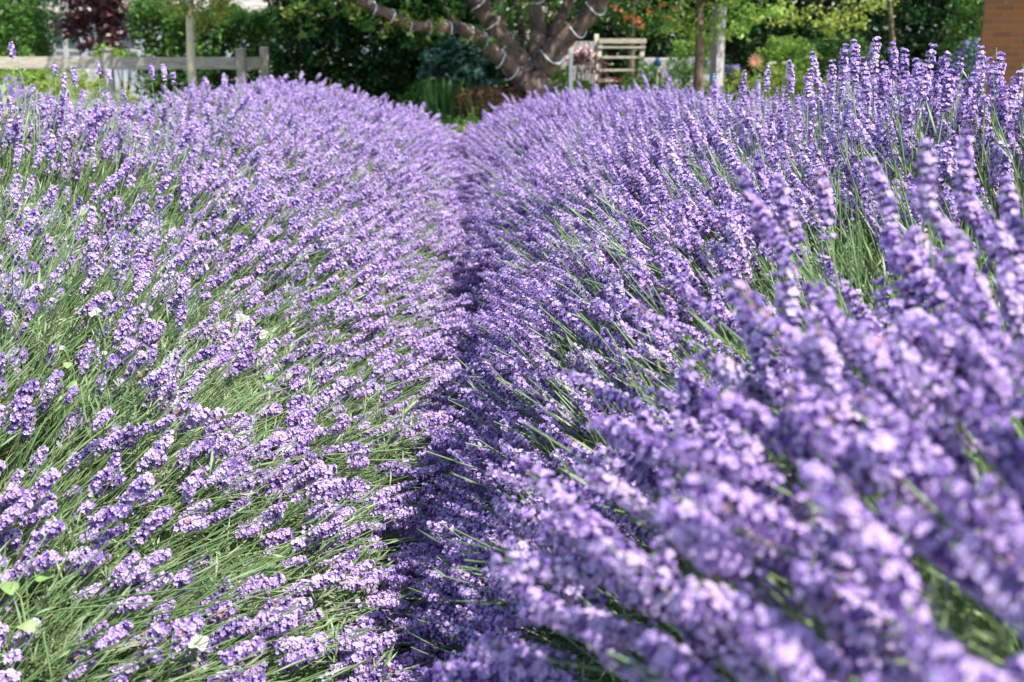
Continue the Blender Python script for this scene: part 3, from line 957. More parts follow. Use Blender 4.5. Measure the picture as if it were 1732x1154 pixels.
def upright_plant(name, label, cx, Y, zt, w, n, mat, tipmat=None, cat='plant', blade=.012, part='blade', tip='seed_head', depth=.3):
    g = float(gz(0, Y))
    t = empty(name, (cx, Y, g), label, cat)
    mb = MB(); tips = []
    for k in range(n):
        bx = cx + rnd.uniform(-w, w) * .6; by = Y + rnd.uniform(-depth, depth)
        hh = (zt - g) * rnd.uniform(.6, 1.02)
        tx = bx + (bx - cx) * .5 + rnd.gauss(0, .06); ty = by + rnd.gauss(0, .06)
        b = Vector((bx, by, g)); m_ = Vector((bx * .6 + tx * .4, by, g + hh * .6)); e = Vector((tx, ty, g + hh))
        s = Vector((blade, blade * .4 * rnd.uniform(-1, 1), 0))
        mb.add([b - s, b + s, m_ + s * .8, e, m_ - s * .8], [(0, 1, 2, 4), (4, 2, 3)])
        tips.append(e)
    mb.build(part, mat, t)
    if tipmat:
        T_ = np.array([tuple(v) for v in tips])
        P_ = (T_[:, None, :] - np.array([0, 0, 1.]) * rng.uniform(0, .17, (len(T_), 26, 1)) + rng.normal(0, .015, (len(T_), 26, 3))).reshape(-1, 3)
        e = bpy.data.objects.new(tip, leaves_mesh(tip, P_, .035, [tipmat], aspect=.7)); COL.objects.link(e); put_under(e, t)
    return t


upright_plant('seed_head_plant', 'clump of rust brown seed heads at the foot of the big tree', sx(828, 12.9), 12.9, szz(146, 12.9), .34, 150, LM['grass'], LM['rust'])
upright_plant('strappy_plant', 'arching dark green strappy plant left of the rust brown seed heads', sx(748, 13.3), 13.3, szz(126, 13.3), .28, 150, LM['mid'])
upright_plant('grass_clump', 'pale green grassy clump at the far mouth of the furrow', sx(786, 11.4), 11.4, szz(205, 11.4), .2, 90, LM['grass'], blade=.006)

# left garden
shrub('round_shrub', 'bright green shrub at the far left corner beyond the rail fence', (sx(35, 19), 19, .55), (.50, .6, 1.0), LM['mid'], 200, 30, .07, .14)
shrub('tall_shrub', 'dark tall shrub behind the bright one at far left', (sx(0, 22), 22.5, 1.0), (1.1, .8, 1.6), LM['dark'], 260, 30, .08, .18)
shrub('flowering_border', 'yellow green border plants with pink flowers below the shed', (sx(60, 18), 18, .05), (.8, .4, .50), LM['bright'], 150, 26, .05, .09, cat='plant', extra=(LM['pink'], 12, .04, 'blossom'), stems=False)
shrub('low_border', 'low yellow green plants seen through the fence', (sx(130, 16.6), 16.8, -.02), (.8, .3, .36), LM['yellow'], 110, 24, .05, .09, cat='plant', stems=False)
t = shrub('bright_shrub', 'yellow green shrub under the purple tree', (sx(178, 18), 18.4, .42), (.30, .3, .30), LM['bright'], 50, 24, .06, .1)


def small_tree(name, label, px_, Y, trunk_r, crown_c, crown_r, mat, k, per, leaf, sig, bark, clear=1.9, extra=None, lowclumps=None, lean=0):
    g = float(gz(0, Y)); x = sx(px_, Y)
    t = empty(name, (x, Y, g), label, 'tree')
    mb = MB()
    zt = crown_c[2] + crown_r[2] * .5
    pts = [Vector((x + lean * s + rnd.gauss(0, .01), Y, g + (zt - g) * s)) for s in (0, .1, .25, .4, .55, .7, .85, 1)]
    mb.tube(pts, [trunk_r * a for a in (1.25, 1.05, .98, .9, .8, .6, .4, .2)], 10, 0, .04)
    cl = ellipsoid_clumps(crown_c, crown_r, k, .3)
    if lowclumps is not None:
        lc = np.array(lowclumps)
        cl = np.concatenate([cl, lc] + [lc + rng.normal(0, .10, lc.shape) * np.array([1, 1.5, .6]) for _ in range(2)])
    for q in range(16):
        e = Vector(cl[int(rng.integers(0, len(cl)))])
        s = rnd.uniform(.42, .8); b = Vector((x + lean * s, Y, g + (zt - g) * s))
        mb.tube([b, b.lerp(e, .5) + Vector((0, 0, .08)), e], [trunk_r * .38, trunk_r * .25, trunk_r * .08], 6)
    mb.build('trunk', bark, t, smooth=True)
    P = blob_points(cl, per, sig * rng.uniform(.7, 1.3, len(cl)))
    f = bpy.data.objects.new('crown', leaves_mesh('crown', P, leaf, [mat])); COL.objects.link(f); put_under(f, t)
    if extra is not None:
        em, pts_, es, nm = extra
        Q = np.array([tuple(p) for p in pts_])
        for q in Q:
            e = bpy.data.objects.new(nm, leaves_mesh(nm, q + rng.normal(0, .028, (26, 3)), es, [em], aspect=.9)); COL.objects.link(e); put_under(e, t)
    return t


def lowc(lst, Y):
    return [tuple(at(a, b, Y + c)) for a, b, c in lst]


small_tree('purple_tree', 'small tree with dark purple leaves behind the rail fence', 172, 18.6, .05, (sx(172, 18.6), 18.6, 1.75), (.62, .5, .75), LM['purple'], 200, 34, .08, .14, TWIG,
           lowclumps=lowc([(130, 40, 0), (108, 38, .1), (150, 60, 0), (165, 78, 0), (195, 75, 0), (210, 35, 0), (215, 60, 0), (160, 30, 0), (185, 50, .1), (120, 20, 0), (225, 18, 0), (140, 25, 0), (175, 20, .1), (190, 30, 0), (150, 40, .1), (205, 18, 0), (135, 55, 0), (180, 62, 0), (200, 55, .1), (145, 75, 0), (170, 92, 0), (190, 90, 0), (120, 62, 0), (230, 40, 0), (178, 45, .1)], 18.6))
small_tree('young_tree', 'young tree with slim pale lichened trunk standing in front of the fence', 324, 13.6, .048, (sx(335, 13.6), 13.6, 2.5), (.95, .8, 1.05), LM['yellow'], 150, 30, .065, .16, BARKL,
           lowclumps=lowc([(300, 12, 0), (345, 15, 0), (365, 8, 0), (375, 25, 0), (318, 5, 0), (290, 3, 0), (385, 5, 0), (350, 35, .1)], 13.6))
small_tree('berry_tree', 'tree hung with clusters of orange berries right of the big trunk', 1068, 20.5, .06, (sx(1075, 20.5), 20.5, 2.6), (1.3, .9, 1.7), LM['mid'], 260, 28, .075, .16, TWIG,
           extra=(LM['orange'], lowc([(1058, 30, -.5), (1080, 34, -.5), (1085, 42, -.5), (1132, 30, -.5), (1142, 14, -.5), (1050, 20, -.5), (1066, 28, -.5), (1098, 20, -.5), (1075, 36, -.5), (1120, 8, -.5), (1040, 12, -.5)], 20.5), .03, 'berry_cluster'),
           lowclumps=lowc([(1030, 15, 0), (1050, 42, 0), (1080, 45, 0), (1110, 25, 0), (1130, 38, 0), (1015, 40, 0), (1060, 12, 0), (1100, 48, 0)], 20.5))
small_tree('lime_tree', 'small tree with bright green leaves beside the tall grey post', 1181, 14.2, .06, (sx(1215, 14.2), 14.2, 2.35), (1.15, .9, 1.2), LM['bright'], 240, 30, .06, .15, BARK,
           lowclumps=lowc([(1150, 15, 0), (1170, 40, 0), (1195, 52, 0), (1225, 45, 0), (1250, 48, 0), (1270, 30, 0), (1140, 38, .1), (1290, 12, 0), (1310, 25, 0), (1210, 25, 0), (1165, 52, .1), (1245, 20, 0)], 14.2))
small_tree('spreading_tree', 'wide low tree with loose yellow green sprays over the bright shrubs', 1527, 16.5, .04, (sx(1420, 16), 16.0, 2.4), (1.6, 1.0, .95), LM['yellow'], 220, 24, .06, .15, TWIG, lean=-.5,
           lowclumps=lowc([(1330, 20, 0), (1350, 35, 0), (1375, 22, 0), (1390, 45, 0), (1410, 30, 0), (1405, 52, 0), (1435, 20, 0), (1440, 38, 0), (1300, 30, 0), (1470, 8, 0), (1500, 5, 0)], 15))
shrub('low_green_shrub', 'rounded bright green shrub left of its twin, behind the coral flower', (sx(1332, 16.5), 16.5, .45), (.42, .35, .42), LM['bright'], 130, 28, .05, .09, group='rounded shrubs on the right')
shrub('low_green_shrub', 'rounded green shrub with brownish tips right of its twin', (sx(1425, 16.8), 16.8, .48), (.50, .35, .40), LM['mid'], 140, 28, .05, .09, group='rounded shrubs on the right', extra=(LM['coral'], 6, .035, 'new_shoot'))
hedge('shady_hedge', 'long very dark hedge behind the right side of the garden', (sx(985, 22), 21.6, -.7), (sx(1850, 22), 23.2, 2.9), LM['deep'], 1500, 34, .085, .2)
shrub('glossy_shrub', 'green leafy shrub beside the brick pillar', (sx(1642, 18), 18, .9), (.42, .4, 1.0), LM['mid'], 150, 28, .06, .13)
shrub('blue_flower_shrub', 'plant with small blue and violet flowers left of the brick pillar', (sx(1638, 16), 16, .3), (.32, .3, .5), LM['blue'], 90, 22, .05, .09, cat='plant', extra=(LM['violet'], 34, .035, 'blossom'))
shrub('ball_shrub', 'small clipped green ball in front of the slatted stand', (sx(984, 15.2), 15.2, .14), (.17, .17, .17), LM['bright'], 90, 24, .03, .04, shell=.8)
shrub('creeper_bush', 'yellow green bush between the trunk and the white pole', (sx(946, 14.6), 14.6, .12), (.2, .25, .42), LM['bright'], 80, 24, .045, .07)
shrub('maroon_plant', 'dark red leafed plant with pale pink flowers before the grey panel fence', (sx(990, 16.4), 16.4, .42), (.30, .2, .26), LM['purple'], 40, 18, .05, .07, cat='plant', extra=(LM['pink'], 14, .035, 'blossom'))
shrub('border_plants', 'mixed green border plants right of the slatted stand', (sx(1120, 16.2), 16.2, .05), (.85, .3, .46), LM['mid'], 170, 24, .05, .08, cat='plant', extra=(LM['white'], 8, .03, 'blossom'), stems=False)
shrub('grey_border', 'soft grey green border plants behind the right row', (sx(1300, 15.6), 15.6, 0.0), (1.2, .3, .44), LM['yellow'], 190, 24, .045, .08, cat='plant', extra=(LM['white'], 16, .03, 'blossom'), stems=False)
shrub('violet_bed', 'low band of violet flowers behind the two posts', (sx(1190, 18), 18, .30), (.55, .25, .16), LM['blue'], 50, 20, .04, .06, cat='plant', extra=(LM['violet'], 60, .04, 'blossom'), stems=False)
shrub('tall_green_plant', 'leafy green plant behind the slim trunk and post', (sx(1172, 17.4), 17.4, .45), (.40, .3, .42), LM['bright'], 90, 22, .05, .08, cat='plant')

# far wood that closes the view
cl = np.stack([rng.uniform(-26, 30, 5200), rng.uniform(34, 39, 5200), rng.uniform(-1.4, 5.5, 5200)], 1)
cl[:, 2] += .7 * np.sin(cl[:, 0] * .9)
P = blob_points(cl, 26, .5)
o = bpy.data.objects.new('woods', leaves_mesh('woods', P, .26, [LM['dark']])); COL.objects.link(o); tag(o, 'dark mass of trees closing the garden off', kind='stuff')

# flowers at the foot of the stand
def flower_bunch(name, label, px_, py_, Y, mat, n, size, spread, cat='flower'):
    c = at(px_, py_, Y); g = float(gz(0, Y))
    t = empty(name, (c.x, Y, g), label, cat)
    mb = MB(); P_ = []
    for k in range(n):
        e = c + Vector((rnd.uniform(-spread, spread), rnd.uniform(-.08, .08), rnd.uniform(-.6, .6) * size))
        mb.tube([Vector((c.x + (e.x - c.x) * .5, e.y, g)), e], [.006, .004], 5)
        for q in range(26):
            a = rnd.uniform(0, 6.28); r = size * rnd.uniform(.2, 1)
            P_.append((e.x + math.cos(a) * r, e.y + math.sin(a) * r * .8, e.z + size * .5 - r * r / size * .4))
    mb.build('stem', LM['mid'], t)
    e = bpy.data.objects.new('blossom', leaves_mesh('blossom', np.array(P_), size * .6, [mat], aspect=.8)); COL.objects.link(e); put_under(e, t)


flower_bunch('pink_flowers', 'pale pink blooms left of the red ones, under the slatted stand', 1025, 138, 14.6, LM['pink'], 5, .045, .08)
flower_bunch('red_flowers', 'red blooms right of the pale pink ones, under the slatted stand', 1046, 136, 14.6, LM['red'], 3, .045, .035)
flower_bunch('cream_flowers', 'cream blooms by the coral star-shaped flower', 1312, 110, 14.8, LM['white'], 3, .04, .1)

# coral star-shaped bloom
def star_flower(px_, py_, Y, r):
    c = at(px_, py_, Y); g = float(gz(0, Y))
    t = empty('coral_dahlia', (c.x, Y, g), 'large coral spiky-petalled bloom above the right row', 'flower')
    mb = MB()
    for ring, (n, rr, lift) in enumerate(((12, 1.25, -.15), (10, .9, .12), (7, .5, .3))):
        for k in range(n):
            a = 2 * math.pi * (k + .5 * ring) / n
            o = Vector((math.cos(a), -lift - .15, math.sin(a))); s = Vector((-math.sin(a), 0, math.cos(a)))
            mb.add([c, c + o * r * rr * .55 + s * r * .10, c + o * r * rr, c + o * r * rr * .55 - s * r * .10], [(0, 1, 2, 3)])
    mb.build('petals', LM['coral'], t)
    m2 = MB(); m2.tube([(c.x, Y, g), (c.x + .02, Y, (g + c.z) / 2), c + Vector((0, .02, 0))], .009, 6); m2.build('stem', LM['mid'], t)
star_flower(1277, 104, 14.6, .085)

# --- timber
WOOD = noise_mat('weathered_wood', (0.20, 0.17, 0.13), (0.50, 0.44, 0.35), 5, (1.2, 14, 14), .8, .3, c3=(0.36, 0.31, 0.25))
WOODV = noise_mat('weathered_post', (0.20, 0.18, 0.14), (0.46, 0.42, 0.34), 5, (14, 14, 1.2), .8, .3, c3=(0.34, 0.30, 0.24))
WOODP = noise_mat('pale_timber', (0.42, 0.38, 0.28), (0.66, 0.62, 0.50), 6, (3, 14, 14), .75, .25)
GREYP = noise_mat('grey_panel', (0.20, 0.19, 0.20), (0.38, 0.35, 0.35), 4, (18, 18, 1), .85, .3)
FY = 15.0
fp = [at(-260, 90, FY), at(-30, 90, FY), at(181, 90, FY), at(407, 90, FY)]
fence = empty('rail_fence', (fp[2].x, FY, -.3), 'low weathered timber fence of wide rails and square posts, far left', 'fence')
for i, p in enumerate(fp):
    mb = MB(); g = float(gz(0, FY)); top_ = szz(85, FY)
    mb.box((p.x, FY, (g + top_) / 2 - .05), (.105, .105, top_ - g + .1), jit=.004)
    mb.box((p.x, FY, top_ + .012), (.135, .135, .024), rz=.02)
    mb.build('post', WOODV, fence, bevel=.006)
for i in range(3):
    for (ya, yb) in ((96, 116),):
        z1, z0_ = szz(ya, FY), szz(yb, FY)
        mb = MB(); a, b = fp[i], fp[i + 1]
        mb.box(((a.x + b.x) / 2, FY - .002 * i, (z1 + z0_) / 2 + rnd.uniform(-.006, .006)), (b.x - a.x - .11, .045, z1 - z0_), ry=rnd.uniform(-.006, .006), jit=.004)
        mb.build('rail', WOOD, fence, bevel=.005)
mb = MB(); e = at(447, 90, 15.25); g = float(gz(0, 15.25)); tz = szz(86, 15.25)
mb.box((e.x, 15.25, (g + tz) / 2), (.10, .10, tz - g + .1)); mb.build('post', WOODV, fence, bevel=.006)
mb = MB(); a = fp[3]; d = e - Vector((a.x, FY, e.z)); ang = math.atan2(d.y, d.x)
mb.box(((a.x + e.x) / 2, (FY + 15.25) / 2, szz(107, 15.1)), (math.hypot(d.x, d.y) - .12, .04, .15), rz=ang); mb.build('rail', WOOD, fence, bevel=.005)

# slatted stand: two leaning uprights with slats, wider at the foot
SY = 16.6
STW = noise_mat('grey_timber', (0.20, 0.18, 0.14), (0.44, 0.40, 0.31), 6, (3, 14, 14), .8, .3)
st_ = empty('slatted_stand', (sx(1047, SY), SY, float(gz(0, SY))), 'open slatted weathered timber stand right of the white pole', 'plant stand')
g = float(gz(0, SY))
tl, tr = at(1016, 66, SY + .25), at(1088, 68, SY + .25)
bl, br = at(1002, 150, SY - .2), at(1076, 150, SY - .2); bl.z = g; br.z = g
kx = .10
for a, b in ((bl, tl), (br, tr)):
    mb = MB(); v = b - a
    n_ = 1
    side = Vector((.028, 0, 0)); dp = Vector((0, .03, 0))
    mb.add([a - side - dp, a + side - dp, a + side + dp, a - side + dp, b - side - dp, b + side - dp, b + side + dp, b - side + dp],
           [(3, 2, 1, 0), (4, 5, 6, 7), (0, 1, 5, 4), (1, 2, 6, 5), (2, 3, 7, 6), (3, 0, 4, 7)])
    mb.build('upright', STW, st_, bevel=.004)
    mb = MB(); r_ = Vector((b.x, SY + .62, g))
    mb.add([r_ - side - dp, r_ + side - dp, r_ + side + dp, r_ - side + dp, b - side, b + side, b + side + dp * 2, b - side + dp * 2],
           [(3, 2, 1, 0), (4, 5, 6, 7), (0, 1, 5, 4), (1, 2, 6, 5), (2, 3, 7, 6), (3, 0, 4, 7)])
    mb.build('back_leg', STW, st_, bevel=.004)
for ty, hh in ((69, .062), (80, .026), (97, .03), (119, .026), (137, .026)):
    t_ = (szz(ty, SY) - g) / (tl.z - g)
    a, b = bl.lerp(tl, t_), br.lerp(tr, t_)
    mb = MB(); mb.box((a + b) / 2 + Vector((0, -.055, 0)), (b.x - a.x + .07, .035, hh), rz=rnd.uniform(-.004, .004)); mb.build('slat', STW, st_, bevel=.003)
    if ty > 75:
        mb = MB(); mb.box((a + b) / 2 + Vector((0, .14, .0)), (b.x - a.x - .07, .10, .018)); mb.build('shelf', STW, st_, bevel=.003)

# white pole, grey panel fence, posts
def post(name, label, px_, ytop, Y, w, mat, cat='post', cap=True, tilt=0):
    g = float(gz(0, Y)); x = sx(px_, Y); zt = szz(ytop, Y)
    t = empty(name, (x, Y, g), label, cat)
    mb = MB(); mb.box((x, Y, (g + zt) / 2 - .05), (w, w, zt - g + .1), rz=tilt); mb.build('shaft', mat, t, bevel=.006)
    if cap:
        mb = MB(); mb.box((x, Y, zt + .013), (w * 1.25, w * 1.25, .026), rz=tilt); mb.build('cap', mat, t, bevel=.004)
WHITE = noise_mat('white_paint', (0.62, 0.62, 0.62), (0.80, 0.80, 0.80), 4, bump=.05, rough=.5)
post('white_pole', 'slim white painted pole just right of the big trunk', 965.5, 69, 14.4, .045, WHITE, cat='pole')
post('timber_post', 'weathered timber post at the left of the slatted stand', 1008, 58, 16.9, .06, WOODP, cap=False)
post('grey_post', 'tall square grey post beneath the bright green tree', 1213, 10, 14.8, .125, GREYP, tilt=.5)
pf = empty('panel_fence', (sx(970, 17.4), 17.4, float(gz(0, 17.4))), 'grey wooden panel fence behind the white pole', 'fence')
x0_, x1_ = sx(925, 17.4), sx(1004, 17.4)
nb = 9
mb = MB()
for k in range(nb):
    xa = x0_ + (x1_ - x0_) * k / nb
    zt = szz(70 + 16 * max(0, (.45 - k / nb)) * 2.2, 17.4)
    mb.box((xa + .04, 17.4 + .012 * (k % 2), (zt - .5) / 2), ((x1_ - x0_) / nb - .006, .02, zt + .5))
mb.build('board_panel', GREYP, pf)
mb = MB(); mb.box(((x0_ + x1_) / 2, 17.45, .35), (x1_ - x0_, .04, .08)); mb.build('rail', WOODV, pf)
# low timber edging behind the right borders
mb = MB(); xa, xb = sx(1085, 19), sx(1205, 19)
mb.box(((xa + xb) / 2, 19.0, .0), (xb - xa, .10, .95), jit=.01)
tag(mb.build('retaining_board', GREYP, bevel=.01), 'long low timber retaining board behind the right border', 'edging')

# glazed blue pots
def pot(px_, py_, Y, r, col, label):
    m, nt, b, out = new_mat('blue_glaze'); b.inputs['Base Color'].default_value = (*col, 1); b.inputs['Roughness'].default_value = .15
    n = nt.nodes.new('ShaderNodeTexNoise'); n.inputs['Scale'].default_value = 30
    rr = ramp(nt, [(.3, tuple(c * .6 for c in col)), (.7, col)]); nt.links.new(n.outputs[0], rr.inputs[0]); nt.links.new(rr.outputs[0], b.inputs['Base Color'])
    c = at(px_, py_, Y); g = float(gz(0, Y))
    t = empty('glazed_ornament', (c.x, Y, g), label, 'ornament', 'blue glazed ornaments on stakes')
    mb = MB(); mb.tube([(c.x, Y, g), (c.x, Y, c.z)], .012, 6); mb.build('stake', WOODV, t)
    mb = MB()
    prof = [(-.9, .45), (-.6, .85), (-.1, 1.0), (.35, .85), (.65, .5), (.8, .42), (1.0, .6)]
    mb.tube([(c.x, Y, c.z + z * r) for z, _ in prof], [q * r for _, q in prof], 14); mb.build('bowl', m, t, smooth=True)
pot(1112, 106, 15.6, .055, (.02, .12, .30), 'dark blue glazed ornament right of the slatted stand')
pot(1206, 134, 14.4, .05, (.05, .35, .38), 'turquoise glazed ornament low beside the grey post')

# --- brick pillar at the right
def brick_mat():
    m, nt, b, out = new_mat('weathered_brick')
    tc = nt.nodes.new('ShaderNodeTexCoord'); sp = nt.nodes.new('ShaderNodeSeparateXYZ'); cb = nt.nodes.new('ShaderNodeCombineXYZ')
    nt.links.new(tc.outputs['Object'], sp.inputs[0])
    ad = nt.nodes.new('ShaderNodeMath'); nt.links.new(sp.outputs[0], ad.inputs[0]); nt.links.new(sp.outputs[1], ad.inputs[1])
    nt.links.new(ad.outputs[0], cb.inputs[0]); nt.links.new(sp.outputs[2], cb.inputs[1])
    br_ = nt.nodes.new('ShaderNodeTexBrick'); br_.inputs['Scale'].default_value = 1.0
    br_.inputs['Brick Width'].default_value = .225; br_.inputs['Row Height'].default_value = .075; br_.inputs['Mortar Size'].default_value = .007
    br_.inputs['Color1'].default_value = (.135, .045, .006, 1); br_.inputs['Color2'].default_value = (.08, .028, .006, 1); br_.inputs['Mortar'].default_value = (.10, .06, .03, 1)
    nt.links.new(cb.outputs[0], br_.inputs[0])
    n = nt.nodes.new('ShaderNodeTexNoise'); n.inputs['Scale'].default_value = 5; n.inputs['Detail'].default_value = 6; nt.links.new(tc.outputs['Object'], n.inputs[0])
    rr = ramp(nt, [(.62, (0, 0, 0)), (.75, (1, 1, 1))]); nt.links.new(n.outputs[0], rr.inputs[0])
    mx = nt.nodes.new('ShaderNodeMix'); mx.data_type = 'RGBA'; nt.links.new(rr.outputs[0], mx.inputs[0]); nt.links.new(br_.outputs[0], mx.inputs[6]); mx.inputs[7].default_value = (.20, .15, .11, 1)
    nt.links.new(mx.outputs[2], b.inputs['Base Color']); b.inputs['Roughness'].default_value = .85
    bu = nt.nodes.new('ShaderNodeBump'); bu.inputs['Strength'].default_value = .6; bu.inputs['Distance'].default_value = .01
    nt.links.new(br_.outputs['Fac'], bu.inputs['Height']); bu.invert = True; nt.links.new(bu.outputs[0], b.inputs['Normal'])
    return m
BY = 14.0
xl, xr = sx(1661, BY), sx(1790, BY); g = float(gz(0, BY))
pil = empty('brick_pillar', ((xl + xr) / 2, BY, g), 'square orange brown brick pillar at the far right edge', 'pillar')
mb = MB(); mb.box(((xl + xr) / 2, BY + (xr - xl) / 2, g + 1.3), (xr - xl, xr - xl, 2.7)); mb.build('shaft', brick_mat(), pil, bevel=.01); pil.rotation_euler = (0, 0, -.40)
mb = MB(); mb.box(((xl + xr) / 2, BY + (xr - xl) / 2, g + 2.72), (xr - xl + .12, xr - xl + .12, .12)); mb.build('coping', noise_mat('stone', (.3, .28, .24), (.5, .47, .4), 8), pil, bevel=.015)

# --- low house beyond the purple tree
HY = 30.0
ROOF = noise_mat('grey_roof_tile', (0.16, 0.14, 0.13), (0.36, 0.32, 0.29), 3, (1, 6, 6), .8, .5)
WALL = noise_mat('pale_render', (0.22, 0.24, 0.28), (0.34, 0.36, 0.41), 2, bump=.1)
hx0, hx1 = sx(82, HY), sx(265, HY)
g = float(gz(0, HY))


def gable_house(name, label, xa, xb, Y, eave, ridge, depth, over):
    t = empty(name, ((xa + xb) / 2, Y, g), label, 'building')
    mb = MB(); mb.box(((xa + xb) / 2, Y + depth / 2, (g + eave) / 2 - .1), (xb - xa, depth, eave - g + .2)); mb.build('wall', WALL, t)
    mb = MB()
    rows = 14
    for side_ in (0, 1):
        for k in range(rows):
            s0_, s1_ = k / rows, (k + 1.25) / rows
            f0 = -over + s0_ * (depth / 2 + over); f1 = -over + min(s1_, 1) * (depth / 2 + over)
            za = eave - .08 + (ridge - eave + .08) * s0_ + .03; zb = eave - .08 + (ridge - eave + .08) * min(s1_, 1)
            ya, yb = (Y + f0, Y + f1) if side_ == 0 else (Y + depth - f0, Y + depth - f1)
            A = [(xa - over, ya, za), (xb + over, ya, za), (xb + over, yb, zb), (xa - over, yb, zb)]
            B = [(p[0], p[1], p[2] - .035) for p in A]
            mb.add(A + B, [(0, 1, 2, 3), (7, 6, 5, 4), (0, 4, 5, 1), (1, 5, 6, 2), (2, 6, 7, 3), (3, 7, 4, 0)])
    mb.build('roof', ROOF, t)
    mb = MB()
    for s_ in (xa, xb - .02):
        mb.add([(s_, Y, eave - .02), (s_, Y + depth, eave - .02), (s_, Y + depth / 2, ridge - .08), (s_ + .02, Y, eave - .02), (s_ + .02, Y + depth, eave - .02), (s_ + .02, Y + depth / 2, ridge - .08)],
               [(0, 1, 2), (5, 4, 3), (0, 3, 4, 1), (1, 4, 5, 2), (2, 5, 3, 0)])
    mb.build('gable', WALL, t)
    return t
ho = gable_house('house', 'pale low house with grey tiled roof behind the purple tree', hx0, hx1, HY, szz(16, HY), 3.1, 5.0, .25)
for px_ in (112, 205):
    x = sx(px_, HY); z = szz(55, HY)
    mb = MB()
    for (cx_, cz_, w_, h_) in ((0, .42, .86, .06), (0, -.42, .86, .06), (-.4, 0, .06, .78), (.4, 0, .06, .78), (0, 0, .05, .78)):
        mb.box((x + cx_, HY - .03, z + cz_), (w_, .06, h_))
    f = mb.build('window', GREYP, ho)
    mg, nt, b, out = new_mat('window_glass'); b.inputs['Base Color'].default_value = (.05, .07, .09, 1); b.inputs['Roughness'].default_value = .08
    mb = MB(); mb.box((x, HY - .012, z), (.76, .016, .78)); p_ = mb.build('pane', mg); p_.data.transform(Matrix.Translation(-Vector(ho.location))); p_.parent = f
gable_house('long_barn', 'long low grey roofed barn seen above the hedge', sx(285, 31), sx(640, 31), 31.5, szz(24, 31), 3.0, 5.0, .3)
# posts of the open porch before the house
for px_, lab in ((79, 'leftmost grey porch post by the pale house'), (92, 'second grey porch post by the pale house'), (113, 'third grey porch post by the pale house')):
    post('porch_post', lab, px_, 28, 27.5, .09, GREYP, cap=False)

# --- bindweed in the lavender: white trumpets and leaves
BLEAF = leaf_mat('weed_leaf', [(0.12, 0.26, 0.05), (0.22, 0.38, 0.10), (0.40, 0.50, 0.22)], .5, .5, 'object')


def row_hit(px_, py_):
    """first place along the view through a pixel that meets the flowers"""
    Y = .9
    while Y < 9:
        p = at(px_, py_, Y)
        row = 0 if p.x < furrow_x(Y) else 10
        h = float(height(p.x, Y, row)[0])
        if p.z < h + .005: return p
        Y += .02
    return p


def trumpet(px_, py_, r, label, tilt):
    p = row_hit(px_, py_); r = .8 * r / F_PX * (p - CAM).length
    toc = (CAM - p).normalized()
    p = p + toc * .05
    n = 20; ax = (toc * .7 + Vector((tilt + .3, 0, .9))).normalized()
    t = empty('bindweed_flower', p - ax * r * 1.3, label, 'flower', 'white bindweed flowers among the lavender')
    Mx = rot_to(ax)
    mb = MB(); vs = []
    for z, q in ((-1.3, .10), (-.7, .20), (-.3, .42), (-.05, .78), (-.02, 1.05)):
        for j in range(n):
            a = 2 * math.pi * j / n
            qq = q * (1 + (.10 * math.cos(a * 5 + px_) + .10 * math.sin(a * 2 + py_) if q > .5 else 0))
            zz = z + (.22 * math.sin(a * 3 + px_) + .12 * math.cos(a * 5) if q > .7 else 0)
            vs.append(p + Mx @ Vector((math.cos(a) * qq * r, math.sin(a) * qq * r * .85, zz * r)))
    fs = [(i * n + j, i * n + (j + 1) % n, (i + 1) * n + (j + 1) % n, (i + 1) * n + j) for i in range(4) for j in range(n)]
    mb.add(vs, fs); mb.build('petals', LM['white'], t, smooth=True)
    mb = MB(); b = p - ax * r * 1.2
    mb.tube([b, b - ax * .02 + Vector((0, 0, -.02)), b + Vector((0, .01, -.12))], [.003, .0016, .0012], 6); mb.build('stalk', M['stem'], t)


for a in ((410, 538, 13, 'largest white bindweed flower, in the left row at mid height', .2), (160, 528, 11, 'white bindweed flower turned sideways, upper left of the left row', -.8),
          (446, 566, 12, 'bluish white bindweed flower just below right of the largest one', .6), (105, 588, 7, 'small closed white bindweed flower near the left edge', -1),
          (335, 1085, 20, 'white bindweed flower near the bottom of the left row', .3), (1591, 212, 7, 'white bindweed flower high in the right row', .4),
          (177, 597, 5, 'tiny white bindweed flower left of the open stems', .2)):
    trumpet(*a)


